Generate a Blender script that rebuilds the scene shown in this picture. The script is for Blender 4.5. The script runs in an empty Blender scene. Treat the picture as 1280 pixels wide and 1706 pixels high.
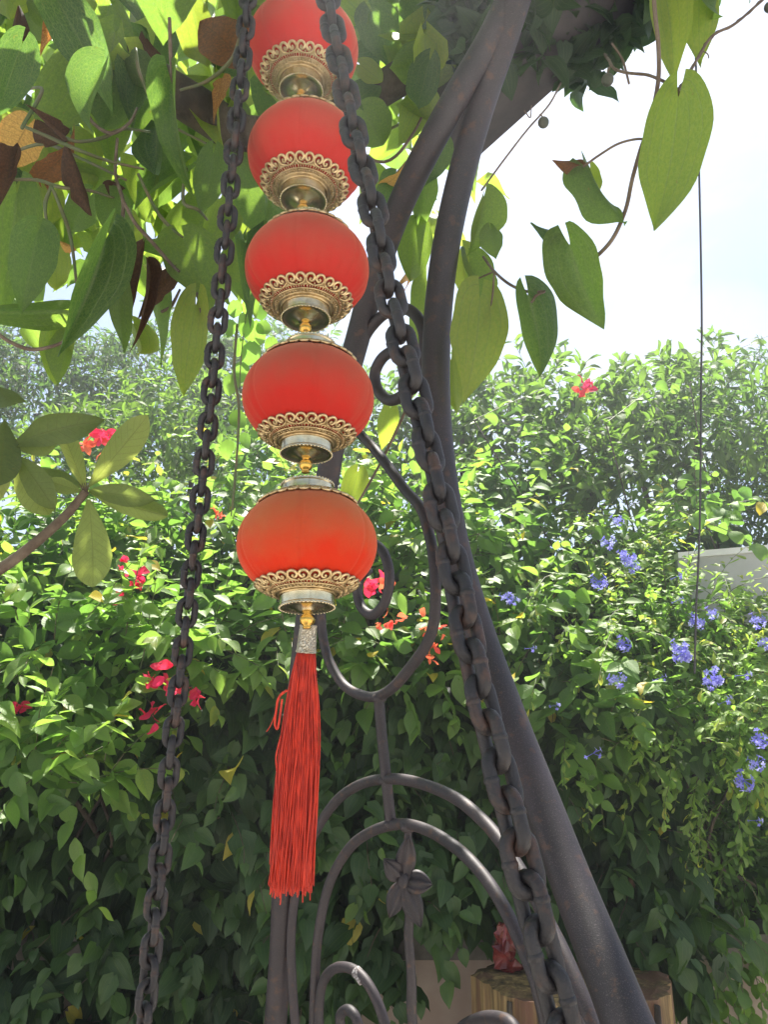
import bpy, math, random
import numpy as np
from mathutils import Vector, Matrix
random.seed(7)
rng = np.random.default_rng(7)
PI = math.pi
R = math.radians
scene = bpy.context.scene
COL = scene.collection

# ------------------------------------------------------------------ camera
PITCH = R(18.5)
EYE = np.array([0.0, 0.0, 1.4])
FPX = 1300.0
cam_d = bpy.data.cameras.new("camera")
cam_d.sensor_fit = 'VERTICAL'
cam_d.sensor_height = 36.0
cam_d.lens = FPX / 1706.0 * 36.0
cam_d.clip_start = 0.02
cam_d.clip_end = 500
cam = bpy.data.objects.new("camera", cam_d)
COL.objects.link(cam)
cam.location = EYE
cam.rotation_euler = (PI / 2 + PITCH, 0, 0)
scene.camera = cam
FWD = np.array([0, math.cos(PITCH), math.sin(PITCH)])
UPV = np.array([0, -math.sin(PITCH), math.cos(PITCH)])
XV = np.array([1.0, 0, 0])


def P(px, py, z):
    """world point seen at photo pixel (px, py), z metres deep"""
    return EYE + XV * ((px - 640) / FPX * z) + UPV * ((853 - py) / FPX * z) + FWD * z


def proj(p):
    p = np.atleast_2d(p) - EYE
    z = p @ FWD
    zz = np.where(z < 0.05, 0.05, z)
    return 640 + p @ XV / zz * FPX, 853 - p @ UPV / zz * FPX, z


# ------------------------------------------------------------------ light
SUN_EL, SUN_AZ = R(69), R(3)          # azimuth measured from +Y towards +X
world = bpy.data.worlds.new("World")
scene.world = world
world.use_nodes = True
nt = world.node_tree
nt.nodes.clear()
wo = nt.nodes.new("ShaderNodeOutputWorld")
bg = nt.nodes.new("ShaderNodeBackground")
bg.inputs["Strength"].default_value = 0.078
sky = nt.nodes.new("ShaderNodeTexSky")
sky.sky_type = 'NISHITA'
sky.sun_disc = False
sky.sun_elevation = SUN_EL
sky.sun_rotation = SUN_AZ
sky.air_density = 1.0
sky.dust_density = 1.2
tc = nt.nodes.new("ShaderNodeTexCoord")
mp = nt.nodes.new("ShaderNodeMapping")
mp.inputs["Scale"].default_value = (1.6, 1.6, 4.0)
mp.inputs["Location"].default_value = (0.35, 0.1, 0.2)
nz = nt.nodes.new("ShaderNodeTexNoise")
nz.inputs["Scale"].default_value = 1.6
nz.inputs["Detail"].default_value = 7
nz.inputs["Roughness"].default_value = 0.55
nz.inputs["Distortion"].default_value = 0.4
rp = nt.nodes.new("ShaderNodeValToRGB")
rp.color_ramp.elements[0].position = 0.44
rp.color_ramp.elements[0].color = (0.12, 0.12, 0.12, 1)
rp.color_ramp.elements[1].position = 0.62
rp.color_ramp.elements[1].color = (.8, .8, .8, 1)
mx = nt.nodes.new("ShaderNodeMix")
mx.data_type = 'RGBA'
mx.inputs["B"].default_value = (4.1, 4.35, 4.7, 1)
nt.links.new(tc.outputs["Generated"], mp.inputs["Vector"])
nt.links.new(mp.outputs[0], nz.inputs["Vector"])
nt.links.new(nz.outputs["Fac"], rp.inputs[0])
nt.links.new(rp.outputs[0], mx.inputs["Factor"])
nt.links.new(sky.outputs[0], mx.inputs["A"])
nt.links.new(mx.outputs["Result"], bg.inputs["Color"])
nt.links.new(bg.outputs[0], wo.inputs[0])

sd = bpy.data.lights.new("sun", 'SUN')
sd.energy = 5.0
sd.angle = R(0.6)
sd.color = (1.0, 0.95, 0.86)
so = bpy.data.objects.new("sun", sd)
COL.objects.link(so)
sdir = Vector((math.sin(SUN_AZ) * math.cos(SUN_EL), math.cos(SUN_AZ) * math.cos(SUN_EL), math.sin(SUN_EL)))
so.rotation_euler = sdir.to_track_quat('Z', 'Y').to_euler()
so.location = (0, 3, 8)

scene.view_settings.view_transform = 'Standard'
scene.view_settings.look = 'None'
scene.view_settings.gamma = 1
scene.view_settings.use_curve_mapping = False
scene.view_settings.exposure = 1.6
scene.cycles.max_bounces = 8
scene.cycles.diffuse_bounces = 3
scene.cycles.glossy_bounces = 3
scene.cycles.transmission_bounces = 6
scene.cycles.transparent_max_bounces = 8
scene.cycles.sample_clamp_indirect = 6
scene.cycles.caustics_reflective = False
scene.cycles.caustics_refractive = False


# ------------------------------------------------------------------ helpers
def unit(v):
    v = np.asarray(v, float)
    return v / (np.linalg.norm(v) + 1e-12)


def catmull(pts, n=8, closed=False):
    pts = np.asarray(pts, float)
    if closed:
        ext = np.vstack([pts[-1], pts, pts[0], pts[1]])
    else:
        ext = np.vstack([2 * pts[0] - pts[1], pts, 2 * pts[-1] - pts[-2]])
    out = []
    segs = len(ext) - 3
    for i in range(segs):
        p0, p1, p2, p3 = ext[i:i + 4]
        for k in range(n):
            t = k / n
            out.append(0.5 * ((2 * p1) + (-p0 + p2) * t + (2 * p0 - 5 * p1 + 4 * p2 - p3) * t * t + (-p0 + 3 * p1 - 3 * p2 + p3) * t ** 3))
    if not closed:
        out.append(ext[-2])
    return np.array(out)


class MB:
    """collects geometry (world coordinates)"""
    def __init__(s):
        s.V, s.F, s.n = [], [], 0

    def add(s, V, F):
        V = np.asarray(V, float).reshape(-1, 3)
        s.V.append(V)
        s.F.extend([tuple(int(i) + s.n for i in f) for f in F])
        s.n += len(V)
        return s

    def tube(s, pts, r, seg=8, closed=False, cap=True, squash=1.0):
        pts = np.asarray(pts, float)
        n = len(pts)
        rr = np.full(n, r) if np.isscalar(r) else np.interp(np.linspace(0, 1, n), np.linspace(0, 1, len(r)), r)
        if closed:
            T = np.roll(pts, -1, 0) - np.roll(pts, 1, 0)
        else:
            T = np.gradient(pts, axis=0)
        T /= np.linalg.norm(T, axis=1)[:, None] + 1e-12
        a = np.array([0, 0, 1.0]) if abs(T[0][2]) < 0.9 else np.array([1.0, 0, 0])
        N = unit(np.cross(T[0], a))
        V = []
        ang = np.linspace(0, 2 * PI, seg, endpoint=False)
        for i in range(n):
            N = unit(N - T[i] * np.dot(N, T[i]))
            B = np.cross(T[i], N)
            V.append(pts[i] + rr[i] * (np.cos(ang)[:, None] * N + squash * np.sin(ang)[:, None] * B))
        V = np.vstack(V)
        F = []
        m = n if closed else n - 1
        for i in range(m):
            j = (i + 1) % n
            for k in range(seg):
                k2 = (k + 1) % seg
                F.append((i * seg + k, i * seg + k2, j * seg + k2, j * seg + k))
        if cap and not closed:
            F.append(tuple(range(seg))[::-1])
            F.append(tuple((n - 1) * seg + k for k in range(seg)))
        return s.add(V, F)

    def lathe(s, prof, seg=48, center=(0, 0, 0), M=None):
        prof = np.asarray(prof, float)
        ang = np.linspace(0, 2 * PI, seg, endpoint=False)
        V = np.array([[r * math.cos(a), r * math.sin(a), z] for r, z in prof for a in ang])
        if M is not None:
            V = V @ M.T
        V = V + np.array(center)
        F = []
        for i in range(len(prof) - 1):
            for k in range(seg):
                k2 = (k + 1) % seg
                F.append((i * seg + k, i * seg + k2, (i + 1) * seg + k2, (i + 1) * seg + k))
        return s.add(V, F)

    def box(s, c, ax, ay, az):
        c = np.array(c, float)
        ax, ay, az = map(lambda q: np.array(q, float), (ax, ay, az))
        V = [c + i * ax + j * ay + k * az for i in (-1, 1) for j in (-1, 1) for k in (-1, 1)]
        F = [(0, 1, 3, 2), (4, 6, 7, 5), (0, 4, 5, 1), (2, 3, 7, 6), (0, 2, 6, 4), (1, 5, 7, 3)]
        return s.add(V, F)

    def ball(s, c, r, seg=10, rings=6, sc=(1, 1, 1)):
        V, F = [], []
        for i in range(1, rings):
            t = PI * i / rings
            for k in range(seg):
                a = 2 * PI * k / seg
                V.append((math.sin(t) * math.cos(a), math.sin(t) * math.sin(a), math.cos(t)))
        V.append((0, 0, 1)); V.append((0, 0, -1))
        V = np.array(V) * r * np.array(sc) + np.array(c)
        for i in range(rings - 2):
            for k in range(seg):
                k2 = (k + 1) % seg
                F.append((i * seg + k, (i + 1) * seg + k, (i + 1) * seg + k2, i * seg + k2))
        t = (rings - 1) * seg
        for k in range(seg):
            k2 = (k + 1) % seg
            F.append((t, k, k2))
            F.append((t + 1, (rings - 2) * seg + k2, (rings - 2) * seg + k))
        return s.add(V, F)

    def mesh(s, name, smooth=True, org=(0, 0, 0)):
        V = np.vstack(s.V) - np.array(org)
        me = bpy.data.meshes.new(name)
        me.from_pydata(V.tolist(), [], s.F)
        if smooth:
            me.polygons.foreach_set("use_smooth", [True] * len(me.polygons))
        me.update()
        return me


def rootloc(o):
    l = np.zeros(3)
    while o is not None:
        l = l + np.array(o.location)
        o = o.parent
    return l


def build(name, mb, mat, parent=None, smooth=True, autosmooth=None, loc=None):
    """one mesh object; vertices given in world coordinates"""
    org = rootloc(parent) if parent else (np.array(loc) if loc is not None else np.zeros(3))
    me = mb.mesh(name, smooth, org) if isinstance(mb, MB) else mb
    if mat:
        me.materials.append(mat)
    if autosmooth:
        me.set_sharp_from_angle(angle=R(autosmooth))
    o = bpy.data.objects.new(name, me)
    COL.objects.link(o)
    if parent:
        o.parent = parent
    elif loc is not None:
        o.location = loc
    return o


def tag(o, label=None, cat=None, group=None, kind=None):
    if label: o["label"] = label
    if cat: o["category"] = cat
    if group: o["group"] = group
    if kind: o["kind"] = kind
    return o


def thing(name, loc, label, cat, group=None):
    o = bpy.data.objects.new(name, None)
    o.empty_display_size = 0.05
    COL.objects.link(o)
    o.location = loc
    return tag(o, label, cat, group)


# ------------------------------------------------------------------ materials
def newmat(name):
    m = bpy.data.materials.new(name)
    m.use_nodes = True
    t = m.node_tree
    t.nodes.clear()
    out = t.nodes.new("ShaderNodeOutputMaterial")
    return m, t, out


def N(t, kind, **kw):
    n = t.nodes.new(kind)
    for k, v in kw.items():
        if k in n.inputs:
            n.inputs[k].default_value = v
        else:
            setattr(n, k, v)
    return n


def math_n(t, op, a, b=None, clamp=False):
    n = t.nodes.new("ShaderNodeMath")
    n.operation = op
    n.use_clamp = clamp
    for i, q in enumerate((a, b)):
        if q is None: continue
        if isinstance(q, (int, float)):
            n.inputs[i].default_value = q
        else:
            t.links.new(q, n.inputs[i])
    return n.outputs[0]


def mixc(t, fac, a, b):
    n = t.nodes.new("ShaderNodeMix")
    n.data_type = 'RGBA'
    for key, q in (("Factor", fac), ("A", a), ("B", b)):
        if isinstance(q, (int, float)):
            n.inputs[key].default_value = q
        elif isinstance(q, tuple):
            n.inputs[key].default_value = (*q, 1) if len(q) == 3 else q
        else:
            t.links.new(q, n.inputs[key])
    return n.outputs["Result"]


def ramp(t, fac, stops):
    n = t.nodes.new("ShaderNodeValToRGB")
    cr = n.color_ramp
    while len(cr.elements) < len(stops):
        cr.elements.new(0.5)
    for e, (p, c) in zip(cr.elements, stops):
        e.position = p
        e.color = (*c, 1) if len(c) == 3 else c
    t.links.new(fac, n.inputs[0])
    return n.outputs[0]


def noise(t, vec, scale, detail=4, rough=0.5, dist=0.0):
    n = t.nodes.new("ShaderNodeTexNoise")
    n.inputs["Scale"].default_value = scale
    n.inputs["Detail"].default_value = detail
    n.inputs["Roughness"].default_value = rough
    n.inputs["Distortion"].default_value = dist
    if vec is not None:
        t.links.new(vec, n.inputs["Vector"])
    return n.outputs["Fac"]


def bump(t, h, strength=0.3, dist=0.01):
    n = t.nodes.new("ShaderNodeBump")
    n.inputs["Strength"].default_value = strength
    n.inputs["Distance"].default_value = dist
    t.links.new(h, n.inputs["Height"])
    return n.outputs[0]


def leaf_mat(name, cols, trans_mul=(1.6, 1.9, 0.7), veins='palm', rough=0.42, trans=0.42, spec=0.5, veincol=(0.25, 0.32, 0.12), blotch=0.25):
    m, t, out = newmat(name)
    at = N(t, "ShaderNodeAttribute", attribute_name="leaf")
    sx = N(t, "ShaderNodeSeparateXYZ")
    t.links.new(at.outputs["Vector"], sx.inputs[0])
    v, u, tint = sx.outputs
    geo = N(t, "ShaderNodeNewGeometry")
    tcn = N(t, "ShaderNodeTexCoord")
    n1 = noise(t, tcn.outputs["Object"], 28, 3, 0.6)
    tt = math_n(t, 'ADD', tint, math_n(t, 'MULTIPLY', math_n(t, 'SUBTRACT', n1, 0.5), blotch), True)
    col = ramp(t, tt, [(i / (len(cols) - 1), c) for i, c in enumerate(cols)])
    av = math_n(t, 'ABSOLUTE', v)
    mid = math_n(t, 'SUBTRACT', 1.0, math_n(t, 'DIVIDE', av, 0.05), True)
    if veins == 'palm':
        a = math_n(t, 'ABSOLUTE', math_n(t, 'SUBTRACT', av, 0.38))
        b = math_n(t, 'ABSOLUTE', math_n(t, 'SUBTRACT', av, 0.72))
        la = math_n(t, 'SUBTRACT', 1.0, math_n(t, 'DIVIDE', a, 0.028), True)
        lb = math_n(t, 'SUBTRACT', 1.0, math_n(t, 'DIVIDE', b, 0.028), True)
        w = math_n(t, 'ADD', math_n(t, 'MULTIPLY', u, 26.0), math_n(t, 'MULTIPLY', av, 3.0))
        fr = math_n(t, 'ABSOLUTE', math_n(t, 'SUBTRACT', math_n(t, 'FRACT', w), 0.5))
        lc = math_n(t, 'MULTIPLY', math_n(t, 'SUBTRACT', 1.0, math_n(t, 'DIVIDE', fr, 0.2), True), 0.22)
        vm = math_n(t, 'MAXIMUM', mid, math_n(t, 'MAXIMUM', math_n(t, 'MAXIMUM', la, lb), lc))
    else:
        w = math_n(t, 'SUBTRACT', math_n(t, 'MULTIPLY', u, 10.0 if veins == 'pin' else 14.0), math_n(t, 'MULTIPLY', av, 1.8))
        fr = math_n(t, 'ABSOLUTE', math_n(t, 'SUBTRACT', math_n(t, 'FRACT', w), 0.5))
        lc = math_n(t, 'MULTIPLY', math_n(t, 'SUBTRACT', 1.0, math_n(t, 'DIVIDE', fr, 0.1), True), 0.6)
        vm = math_n(t, 'MAXIMUM', mid, lc)
    vfac = math_n(t, 'MULTIPLY', vm, {'creeper_leaf': 0.25, 'betel_leaf': 0.7}.get(name, 0.5))
    if name in ('betel_leaf', 'broad_leaf'):
        vo = N(t, "ShaderNodeTexVoronoi", feature='DISTANCE_TO_EDGE')
        vo.inputs["Scale"].default_value = 11
        mpv = N(t, "ShaderNodeMapping")
        mpv.inputs["Scale"].default_value = (1, 2.6, 0)
        t.links.new(at.outputs["Vector"], mpv.inputs[0]); t.links.new(mpv.outputs[0], vo.inputs["Vector"])
        net = math_n(t, 'SUBTRACT', 1.0, math_n(t, 'DIVIDE', vo.outputs["Distance"], 0.07), True)
        col = mixc(t, math_n(t, 'MULTIPLY', net, 0.22), col, veincol)
        spots = noise(t, tcn.outputs["Object"], 9, 5, 0.7)
        col = mixc(t, math_n(t, 'MULTIPLY', ramp(t, spots, [(0.66, (0, 0, 0)), (0.70, (1, 1, 1))]), 0.6), col, (0.16, 0.11, 0.04))
        vm = math_n(t, 'MAXIMUM', vm, math_n(t, 'MULTIPLY', net, 0.3))
    colv = mixc(t, vfac, col, veincol)
    pr = N(t, "ShaderNodeBsdfPrincipled")
    pr.inputs["Roughness"].default_value = rough
    pr.inputs["Specular IOR Level"].default_value = spec
    t.links.new(colv, pr.inputs["Base Color"])
    nb = bump(t, math_n(t, 'ADD', vm, math_n(t, 'MULTIPLY', n1, 0.5)), 0.35, 0.002)
    t.links.new(nb, pr.inputs["Normal"])
    tr = N(t, "ShaderNodeBsdfTranslucent")
    vmul = N(t, "ShaderNodeVectorMath", operation='MULTIPLY')
    t.links.new(mixc(t, math_n(t, 'MULTIPLY', vm, 0.45), col, (0.04, 0.06, 0.01)), vmul.inputs[0])
    vmul.inputs[1].default_value = tuple(k * 1.6 for k in trans_mul)
    t.links.new(vmul.outputs[0], tr.inputs["Color"])
    ms = N(t, "ShaderNodeMixShader")
    ms.inputs[0].default_value = trans
    t.links.new(pr.outputs[0], ms.inputs[1])
    t.links.new(tr.outputs[0], ms.inputs[2])
    t.links.new(ms.outputs[0], out.inputs[0])
    return m


M_HEART = leaf_mat("betel_leaf", [(0.028, 0.058, 0.028), (0.055, 0.098, 0.032), (0.092, 0.14, 0.035), (0.14, 0.185, 0.036), (0.22, 0.22, 0.05)], trans_mul=(1.65, 1.8, 0.85), trans=0.6, blotch=.5)
M_HEDGE = leaf_mat("hedge_leaf", [(0.03, 0.068, 0.024), (0.068, 0.138, 0.036), (0.12, 0.215, 0.05), (0.18, 0.27, 0.06), (0.45, 0.33, 0.05)], trans_mul=(1.5, 1.6, 0.9), veins='pin', rough=0.48, trans=0.45, spec=.4)
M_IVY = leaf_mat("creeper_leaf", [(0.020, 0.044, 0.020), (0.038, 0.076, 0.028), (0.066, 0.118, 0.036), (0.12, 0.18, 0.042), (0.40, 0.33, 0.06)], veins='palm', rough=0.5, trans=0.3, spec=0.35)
M_LOQ = leaf_mat("broad_leaf", [(0.055, 0.08, 0.03), (0.10, 0.135, 0.04), (0.16, 0.205, 0.055), (0.22, 0.27, 0.07), (0.24, 0.25, 0.09)], trans_mul=(1.4, 1.4, .9), veins='pin', rough=0.6, trans=0.4, veincol=(0.14, 0.13, 0.04))
M_FAR = leaf_mat("shrub_leaf", [(0.032, 0.062, 0.03), (0.055, 0.095, 0.036), (0.085, 0.135, 0.045), (0.125, 0.18, 0.052), (0.2, 0.24, 0.06)], veins='pin', rough=0.6, trans=0.45, spec=.3)
M_DRY = leaf_mat("dry_leaf", [(0.05, 0.028, 0.016), (0.10, 0.055, 0.028), (0.22, 0.10, 0.035), (0.42, 0.25, 0.07), (0.6, 0.4, 0.12)], trans_mul=(1.3, 0.9, 0.6), veins='pin', rough=0.8, trans=0.3, spec=0.2, veincol=(0.1, 0.05, 0.02), blotch=0.7)
M_BRACT = leaf_mat("bract", [(0.78, 0.04, 0.15), (0.82, 0.055, 0.12), (0.85, 0.09, 0.10), (0.85, 0.16, 0.07), (0.85, 0.25, 0.12)], trans_mul=(0.7, 0.6, 0.6), veins='pin', rough=0.7, trans=0.45, spec=0.2, veincol=(0.6, 0.05, 0.12))
M_BLUE = leaf_mat("plumbago_petal", [(0.20, 0.18, 0.68), (0.26, 0.25, 0.75), (0.33, 0.33, 0.8), (0.42, 0.42, 0.85), (0.5, 0.5, 0.88)], trans_mul=(0.6, 0.6, 0.62), veins='none', rough=0.7, trans=0.4, spec=0.2, veincol=(0.2, 0.14, 0.6))


def simple_mat(name, c1, c2=None, scale=20, rough=0.5, metal=0.0, spec=0.5, bmp=0.0, bd=0.003, stretch=(1, 1, 1), detail=5, lo=0.4, hi=0.65):
    m, t, out = newmat(name)
    pr = N(t, "ShaderNodeBsdfPrincipled")
    tcn = N(t, "ShaderNodeTexCoord")
    mpn = N(t, "ShaderNodeMapping")
    mpn.inputs["Scale"].default_value = stretch
    t.links.new(tcn.outputs["Object"], mpn.inputs[0])
    n = noise(t, mpn.outputs[0], scale, detail, 0.6)
    if c2:
        f = ramp(t, n, [(lo, (0, 0, 0)), (hi, (1, 1, 1))])
        t.links.new(mixc(t, f, c1, c2), pr.inputs["Base Color"])
    else:
        pr.inputs["Base Color"].default_value = (*c1, 1)
    pr.inputs["Roughness"].default_value = rough
    pr.inputs["Metallic"].default_value = metal
    pr.inputs["Specular IOR Level"].default_value = spec
    if bmp:
        n2 = noise(t, mpn.outputs[0], scale * 6, 3, 0.6)
        t.links.new(bump(t, math_n(t, 'ADD', n, math_n(t, 'MULTIPLY', n2, 0.6)), bmp, bd), pr.inputs["Normal"])
    t.links.new(pr.outputs[0], out.inputs[0])
    return m


M_STEM = simple_mat("green_stem", (0.07, 0.10, 0.03), (0.13, 0.10, 0.05), 30, 0.55, bmp=0.3)
M_TWIG = simple_mat("brown_twig", (0.09, 0.06, 0.04), (0.17, 0.13, 0.09), 40, 0.8, bmp=0.6, bd=0.004)
M_BARK = simple_mat("vine_bark", (0.035, 0.026, 0.02), (0.11, 0.085, 0.06), 22, 0.9, bmp=0.9, bd=0.01, stretch=(1, 1, 0.35))
M_BRANCH = simple_mat("pale_branch", (0.16, 0.09, 0.05), (0.30, 0.19, 0.10), 25, 0.8, bmp=0.6, bd=0.004, stretch=(1, 1, 0.4))
M_BEAM = simple_mat("weathered_beam", (0.03, 0.027, 0.03), (0.06, 0.052, 0.05), 15, 0.8, bmp=0.5, stretch=(1, 1, 1))
M_WIRE = simple_mat("dark_wire", (0.03, 0.03, 0.035), None, 10, 0.5)
M_BERRY = simple_mat("dark_berry", (0.05, 0.06, 0.04), (0.09, 0.08, 0.06), 60, 0.6, bmp=0.3)
M_PLASTER = simple_mat("wall_plaster", (0.36, 0.27, 0.22), (0.44, 0.36, 0.30), 6, 0.9, bmp=0.3, bd=0.004)
M_COPING = simple_mat("wall_coping", (0.10, 0.09, 0.075), (0.20, 0.18, 0.15), 12, 0.9, bmp=0.5, bd=0.005)
M_PANEL = simple_mat("grey_sheet", (0.30, 0.32, 0.31), (0.38, 0.40, 0.39), 5, 0.6, bmp=0.1)
M_TRIM = simple_mat("white_edge", (0.6, 0.6, 0.58), (0.7, 0.7, 0.68), 9, 0.5)
M_SOIL = simple_mat("soil", (0.05, 0.035, 0.025), (0.10, 0.075, 0.05), 9, 1.0, bmp=0.8, bd=0.02)
M_GROUND = simple_mat("bounce_ground", (0.40, 0.37, 0.33), (0.48, 0.45, 0.41), 4, 0.9, bmp=0.3)  # paleness of the unseen ground chosen to bounce light onto the lower hedge
M_FERRULE_BASE = None


def iron_mat():
    m, t, out = newmat("painted_iron")
    pr = N(t, "ShaderNodeBsdfPrincipled")
    tcn = N(t, "ShaderNodeTexCoord")
    n1 = noise(t, tcn.outputs["Object"], 9, 4, 0.6)
    n2 = noise(t, tcn.outputs["Object"], 900, 2, 0.7)
    n3 = noise(t, tcn.outputs["Object"], 60, 5, 0.6)
    base = mixc(t, ramp(t, n1, [(0.4, (0, 0, 0)), (0.65, (1, 1, 1))]), (0.020, 0.017, 0.020), (0.038, 0.029, 0.033))
    speck = ramp(t, n2, [(0.56, (0, 0, 0)), (0.72, (1, 1, 1))])
    c = mixc(t, math_n(t, 'MULTIPLY', speck, 0.5), base, (0.16, 0.12, 0.13))
    c = mixc(t, math_n(t, 'MULTIPLY', ramp(t, n3, [(0.57, (0, 0, 0)), (0.66, (1, 1, 1))]), 0.7), c, (0.085, 0.045, 0.03))
    n4 = noise(t, tcn.outputs["Object"], 22, 6, 0.75)
    c = mixc(t, math_n(t, 'MULTIPLY', ramp(t, n4, [(0.70, (0, 0, 0)), (0.715, (1, 1, 1))]), 0.6), c, (0.16, 0.14, 0.14))
    t.links.new(c, pr.inputs["Base Color"])
    pr.inputs["Roughness"].default_value = 0.55
    pr.inputs["Metallic"].default_value = 0.15
    t.links.new(bump(t, math_n(t, 'ADD', n2, n3), 0.28, 0.0009), pr.inputs["Normal"])
    t.links.new(pr.outputs[0], out.inputs[0])
    return m


def chain_mat():
    m, t, out = newmat("chain_iron")
    pr = N(t, "ShaderNodeBsdfPrincipled")
    tcn = N(t, "ShaderNodeTexCoord")
    geo = N(t, "ShaderNodeNewGeometry")
    oi = N(t, "ShaderNodeObjectInfo")
    vm = N(t, "ShaderNodeVectorMath", operation='ADD')
    t.links.new(geo.outputs["Position"], vm.inputs[0])
    n1 = noise(t, vm.outputs[0], 55, 5, 0.65)
    n2 = noise(t, vm.outputs[0], 700, 3, 0.6)
    base = mixc(t, oi.outputs["Random"], (0.016, 0.015, 0.018), (0.03, 0.026, 0.027))
    f = ramp(t, n1, [(0.52, (0, 0, 0)), (0.66, (1, 1, 1))])
    c = mixc(t, math_n(t, 'MULTIPLY', f, 0.7), base, (0.085, 0.042, 0.028))
    t.links.new(c, pr.inputs["Base Color"])
    pr.inputs["Roughness"].default_value = 0.5
    pr.inputs["Metallic"].default_value = 0.2
    t.links.new(bump(t, math_n(t, 'ADD', n1, n2), 0.5, 0.001), pr.inputs["Normal"])
    t.links.new(pr.outputs[0], out.inputs[0])
    return m


M_IRON = iron_mat()
M_CHAIN = chain_mat()


def velvet_mat(c1, c2):
    m, t, out = newmat("faded_red_velvet")
    pr = N(t, "ShaderNodeBsdfPrincipled")
    tcn = N(t, "ShaderNodeTexCoord")
    oi = N(t, "ShaderNodeObjectInfo")
    sx = N(t, "ShaderNodeSeparateXYZ")
    t.links.new(tcn.outputs["Object"], sx.inputs[0])
    n1 = noise(t, tcn.outputs["Object"], 18, 4, 0.6)
    n2 = noise(t, tcn.outputs["Object"], 1500, 2, 0.6)
    n3 = noise(t, tcn.outputs["Object"], 120, 3, 0.6)
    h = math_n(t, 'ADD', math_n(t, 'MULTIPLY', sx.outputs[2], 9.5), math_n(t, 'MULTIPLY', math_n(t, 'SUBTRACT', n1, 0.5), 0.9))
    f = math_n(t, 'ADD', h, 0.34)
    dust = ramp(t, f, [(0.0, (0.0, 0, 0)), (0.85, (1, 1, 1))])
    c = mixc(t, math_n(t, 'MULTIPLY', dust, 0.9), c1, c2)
    sp = ramp(t, n3, [(0.62, (0, 0, 0)), (0.75, (1, 1, 1))])
    c = mixc(t, math_n(t, 'MULTIPLY', sp, 0.12), c, (0.2, 0.05, 0.03))
    t.links.new(c, pr.inputs["Base Color"])
    pr.inputs["Roughness"].default_value = 0.95
    pr.inputs["Specular IOR Level"].default_value = 0.15
    pr.inputs["Sheen Weight"].default_value = 0.55
    pr.inputs["Sheen Roughness"].default_value = 0.35
    pr.inputs["Sheen Tint"].default_value = (1.0, 0.42, 0.25, 1)
    t.links.new(bump(t, math_n(t, 'ADD', n2, n3), 0.5, 0.0008), pr.inputs["Normal"])
    t.links.new(pr.outputs[0], out.inputs[0])
    return m


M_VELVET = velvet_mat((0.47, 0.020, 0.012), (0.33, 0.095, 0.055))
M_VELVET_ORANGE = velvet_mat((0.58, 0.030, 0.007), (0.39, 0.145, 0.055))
M_GOLD = simple_mat("old_gold_plastic", (0.72, 0.56, 0.31), (0.42, 0.29, 0.14), 90, 0.32, 0.85, bmp=0.1, bd=0.0005)
M_BRASS = simple_mat("pale_brass", (0.74, 0.65, 0.44), (0.56, 0.47, 0.29), 60, 0.24, 1.0)
M_BEAD = simple_mat("gold_bead", (0.72, 0.44, 0.10), (0.55, 0.33, 0.08), 60, 0.25, 1.0)


def ferrule_mat():
    m, t, out = newmat("embossed_silver")
    pr = N(t, "ShaderNodeBsdfPrincipled")
    tcn = N(t, "ShaderNodeTexCoord")
    v = N(t, "ShaderNodeTexVoronoi", feature='DISTANCE_TO_EDGE')
    v.inputs["Scale"].default_value = 220
    t.links.new(tcn.outputs["Object"], v.inputs["Vector"])
    w = N(t, "ShaderNodeTexWave")
    w.inputs["Scale"].default_value = 60
    w.inputs["Distortion"].default_value = 28
    w.inputs["Detail"].default_value = 2
    w.inputs["Detail Scale"].default_value = 2.2
    t.links.new(tcn.outputs["Object"], w.inputs["Vector"])
    c = mixc(t, w.outputs["Fac"], (0.36, 0.31, 0.24), (0.66, 0.60, 0.48))
    t.links.new(c, pr.inputs["Base Color"])
    pr.inputs["Metallic"].default_value = 0.85
    pr.inputs["Roughness"].default_value = 0.38
    t.links.new(bump(t, w.outputs["Fac"], 0.9, 0.001), pr.inputs["Normal"])
    t.links.new(pr.outputs[0], out.inputs[0])
    return m


M_FERRULE = ferrule_mat()
M_THREAD = simple_mat("red_thread", (0.66, 0.045, 0.018), (0.34, 0.018, 0.010), 260, 0.6, stretch=(1, 1, .12), spec=0.4, bmp=0.6, bd=0.0006)
M_BAG = simple_mat("red_film", (0.10, 0.012, 0.012), (0.26, 0.05, 0.04), 30, 0.25, bmp=0.3)


def wood_mat():
    m, t, out = newmat("split_trunk_wood")
    pr = N(t, "ShaderNodeBsdfPrincipled")
    tcn = N(t, "ShaderNodeTexCoord")
    mpn = N(t, "ShaderNodeMapping")
    mpn.inputs["Scale"].default_value = (1, 1, 0.07)
    t.links.new(tcn.outputs["Object"], mpn.inputs[0])
    n1 = noise(t, mpn.outputs[0], 38, 6, 0.7)
    n2 = noise(t, mpn.outputs[0], 9, 3, 0.6)
    c = ramp(t, n1, [(0.3, (0.025, 0.016, 0.01)), (0.46, (0.12, 0.075, 0.03)), (0.58, (0.26, 0.17, 0.07)), (0.72, (0.36, 0.25, 0.11))])
    c = mixc(t, ramp(t, n2, [(0.52, (0, 0, 0)), (0.62, (1, 1, 1))]), c, (0.13, 0.06, 0.035))
    t.links.new(c, pr.inputs["Base Color"])
    pr.inputs["Roughness"].default_value = 0.8
    t.links.new(bump(t, n1, 0.9, 0.01), pr.inputs["Normal"])
    t.links.new(pr.outputs[0], out.inputs[0])
    return m


M_WOOD = wood_mat()

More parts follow.
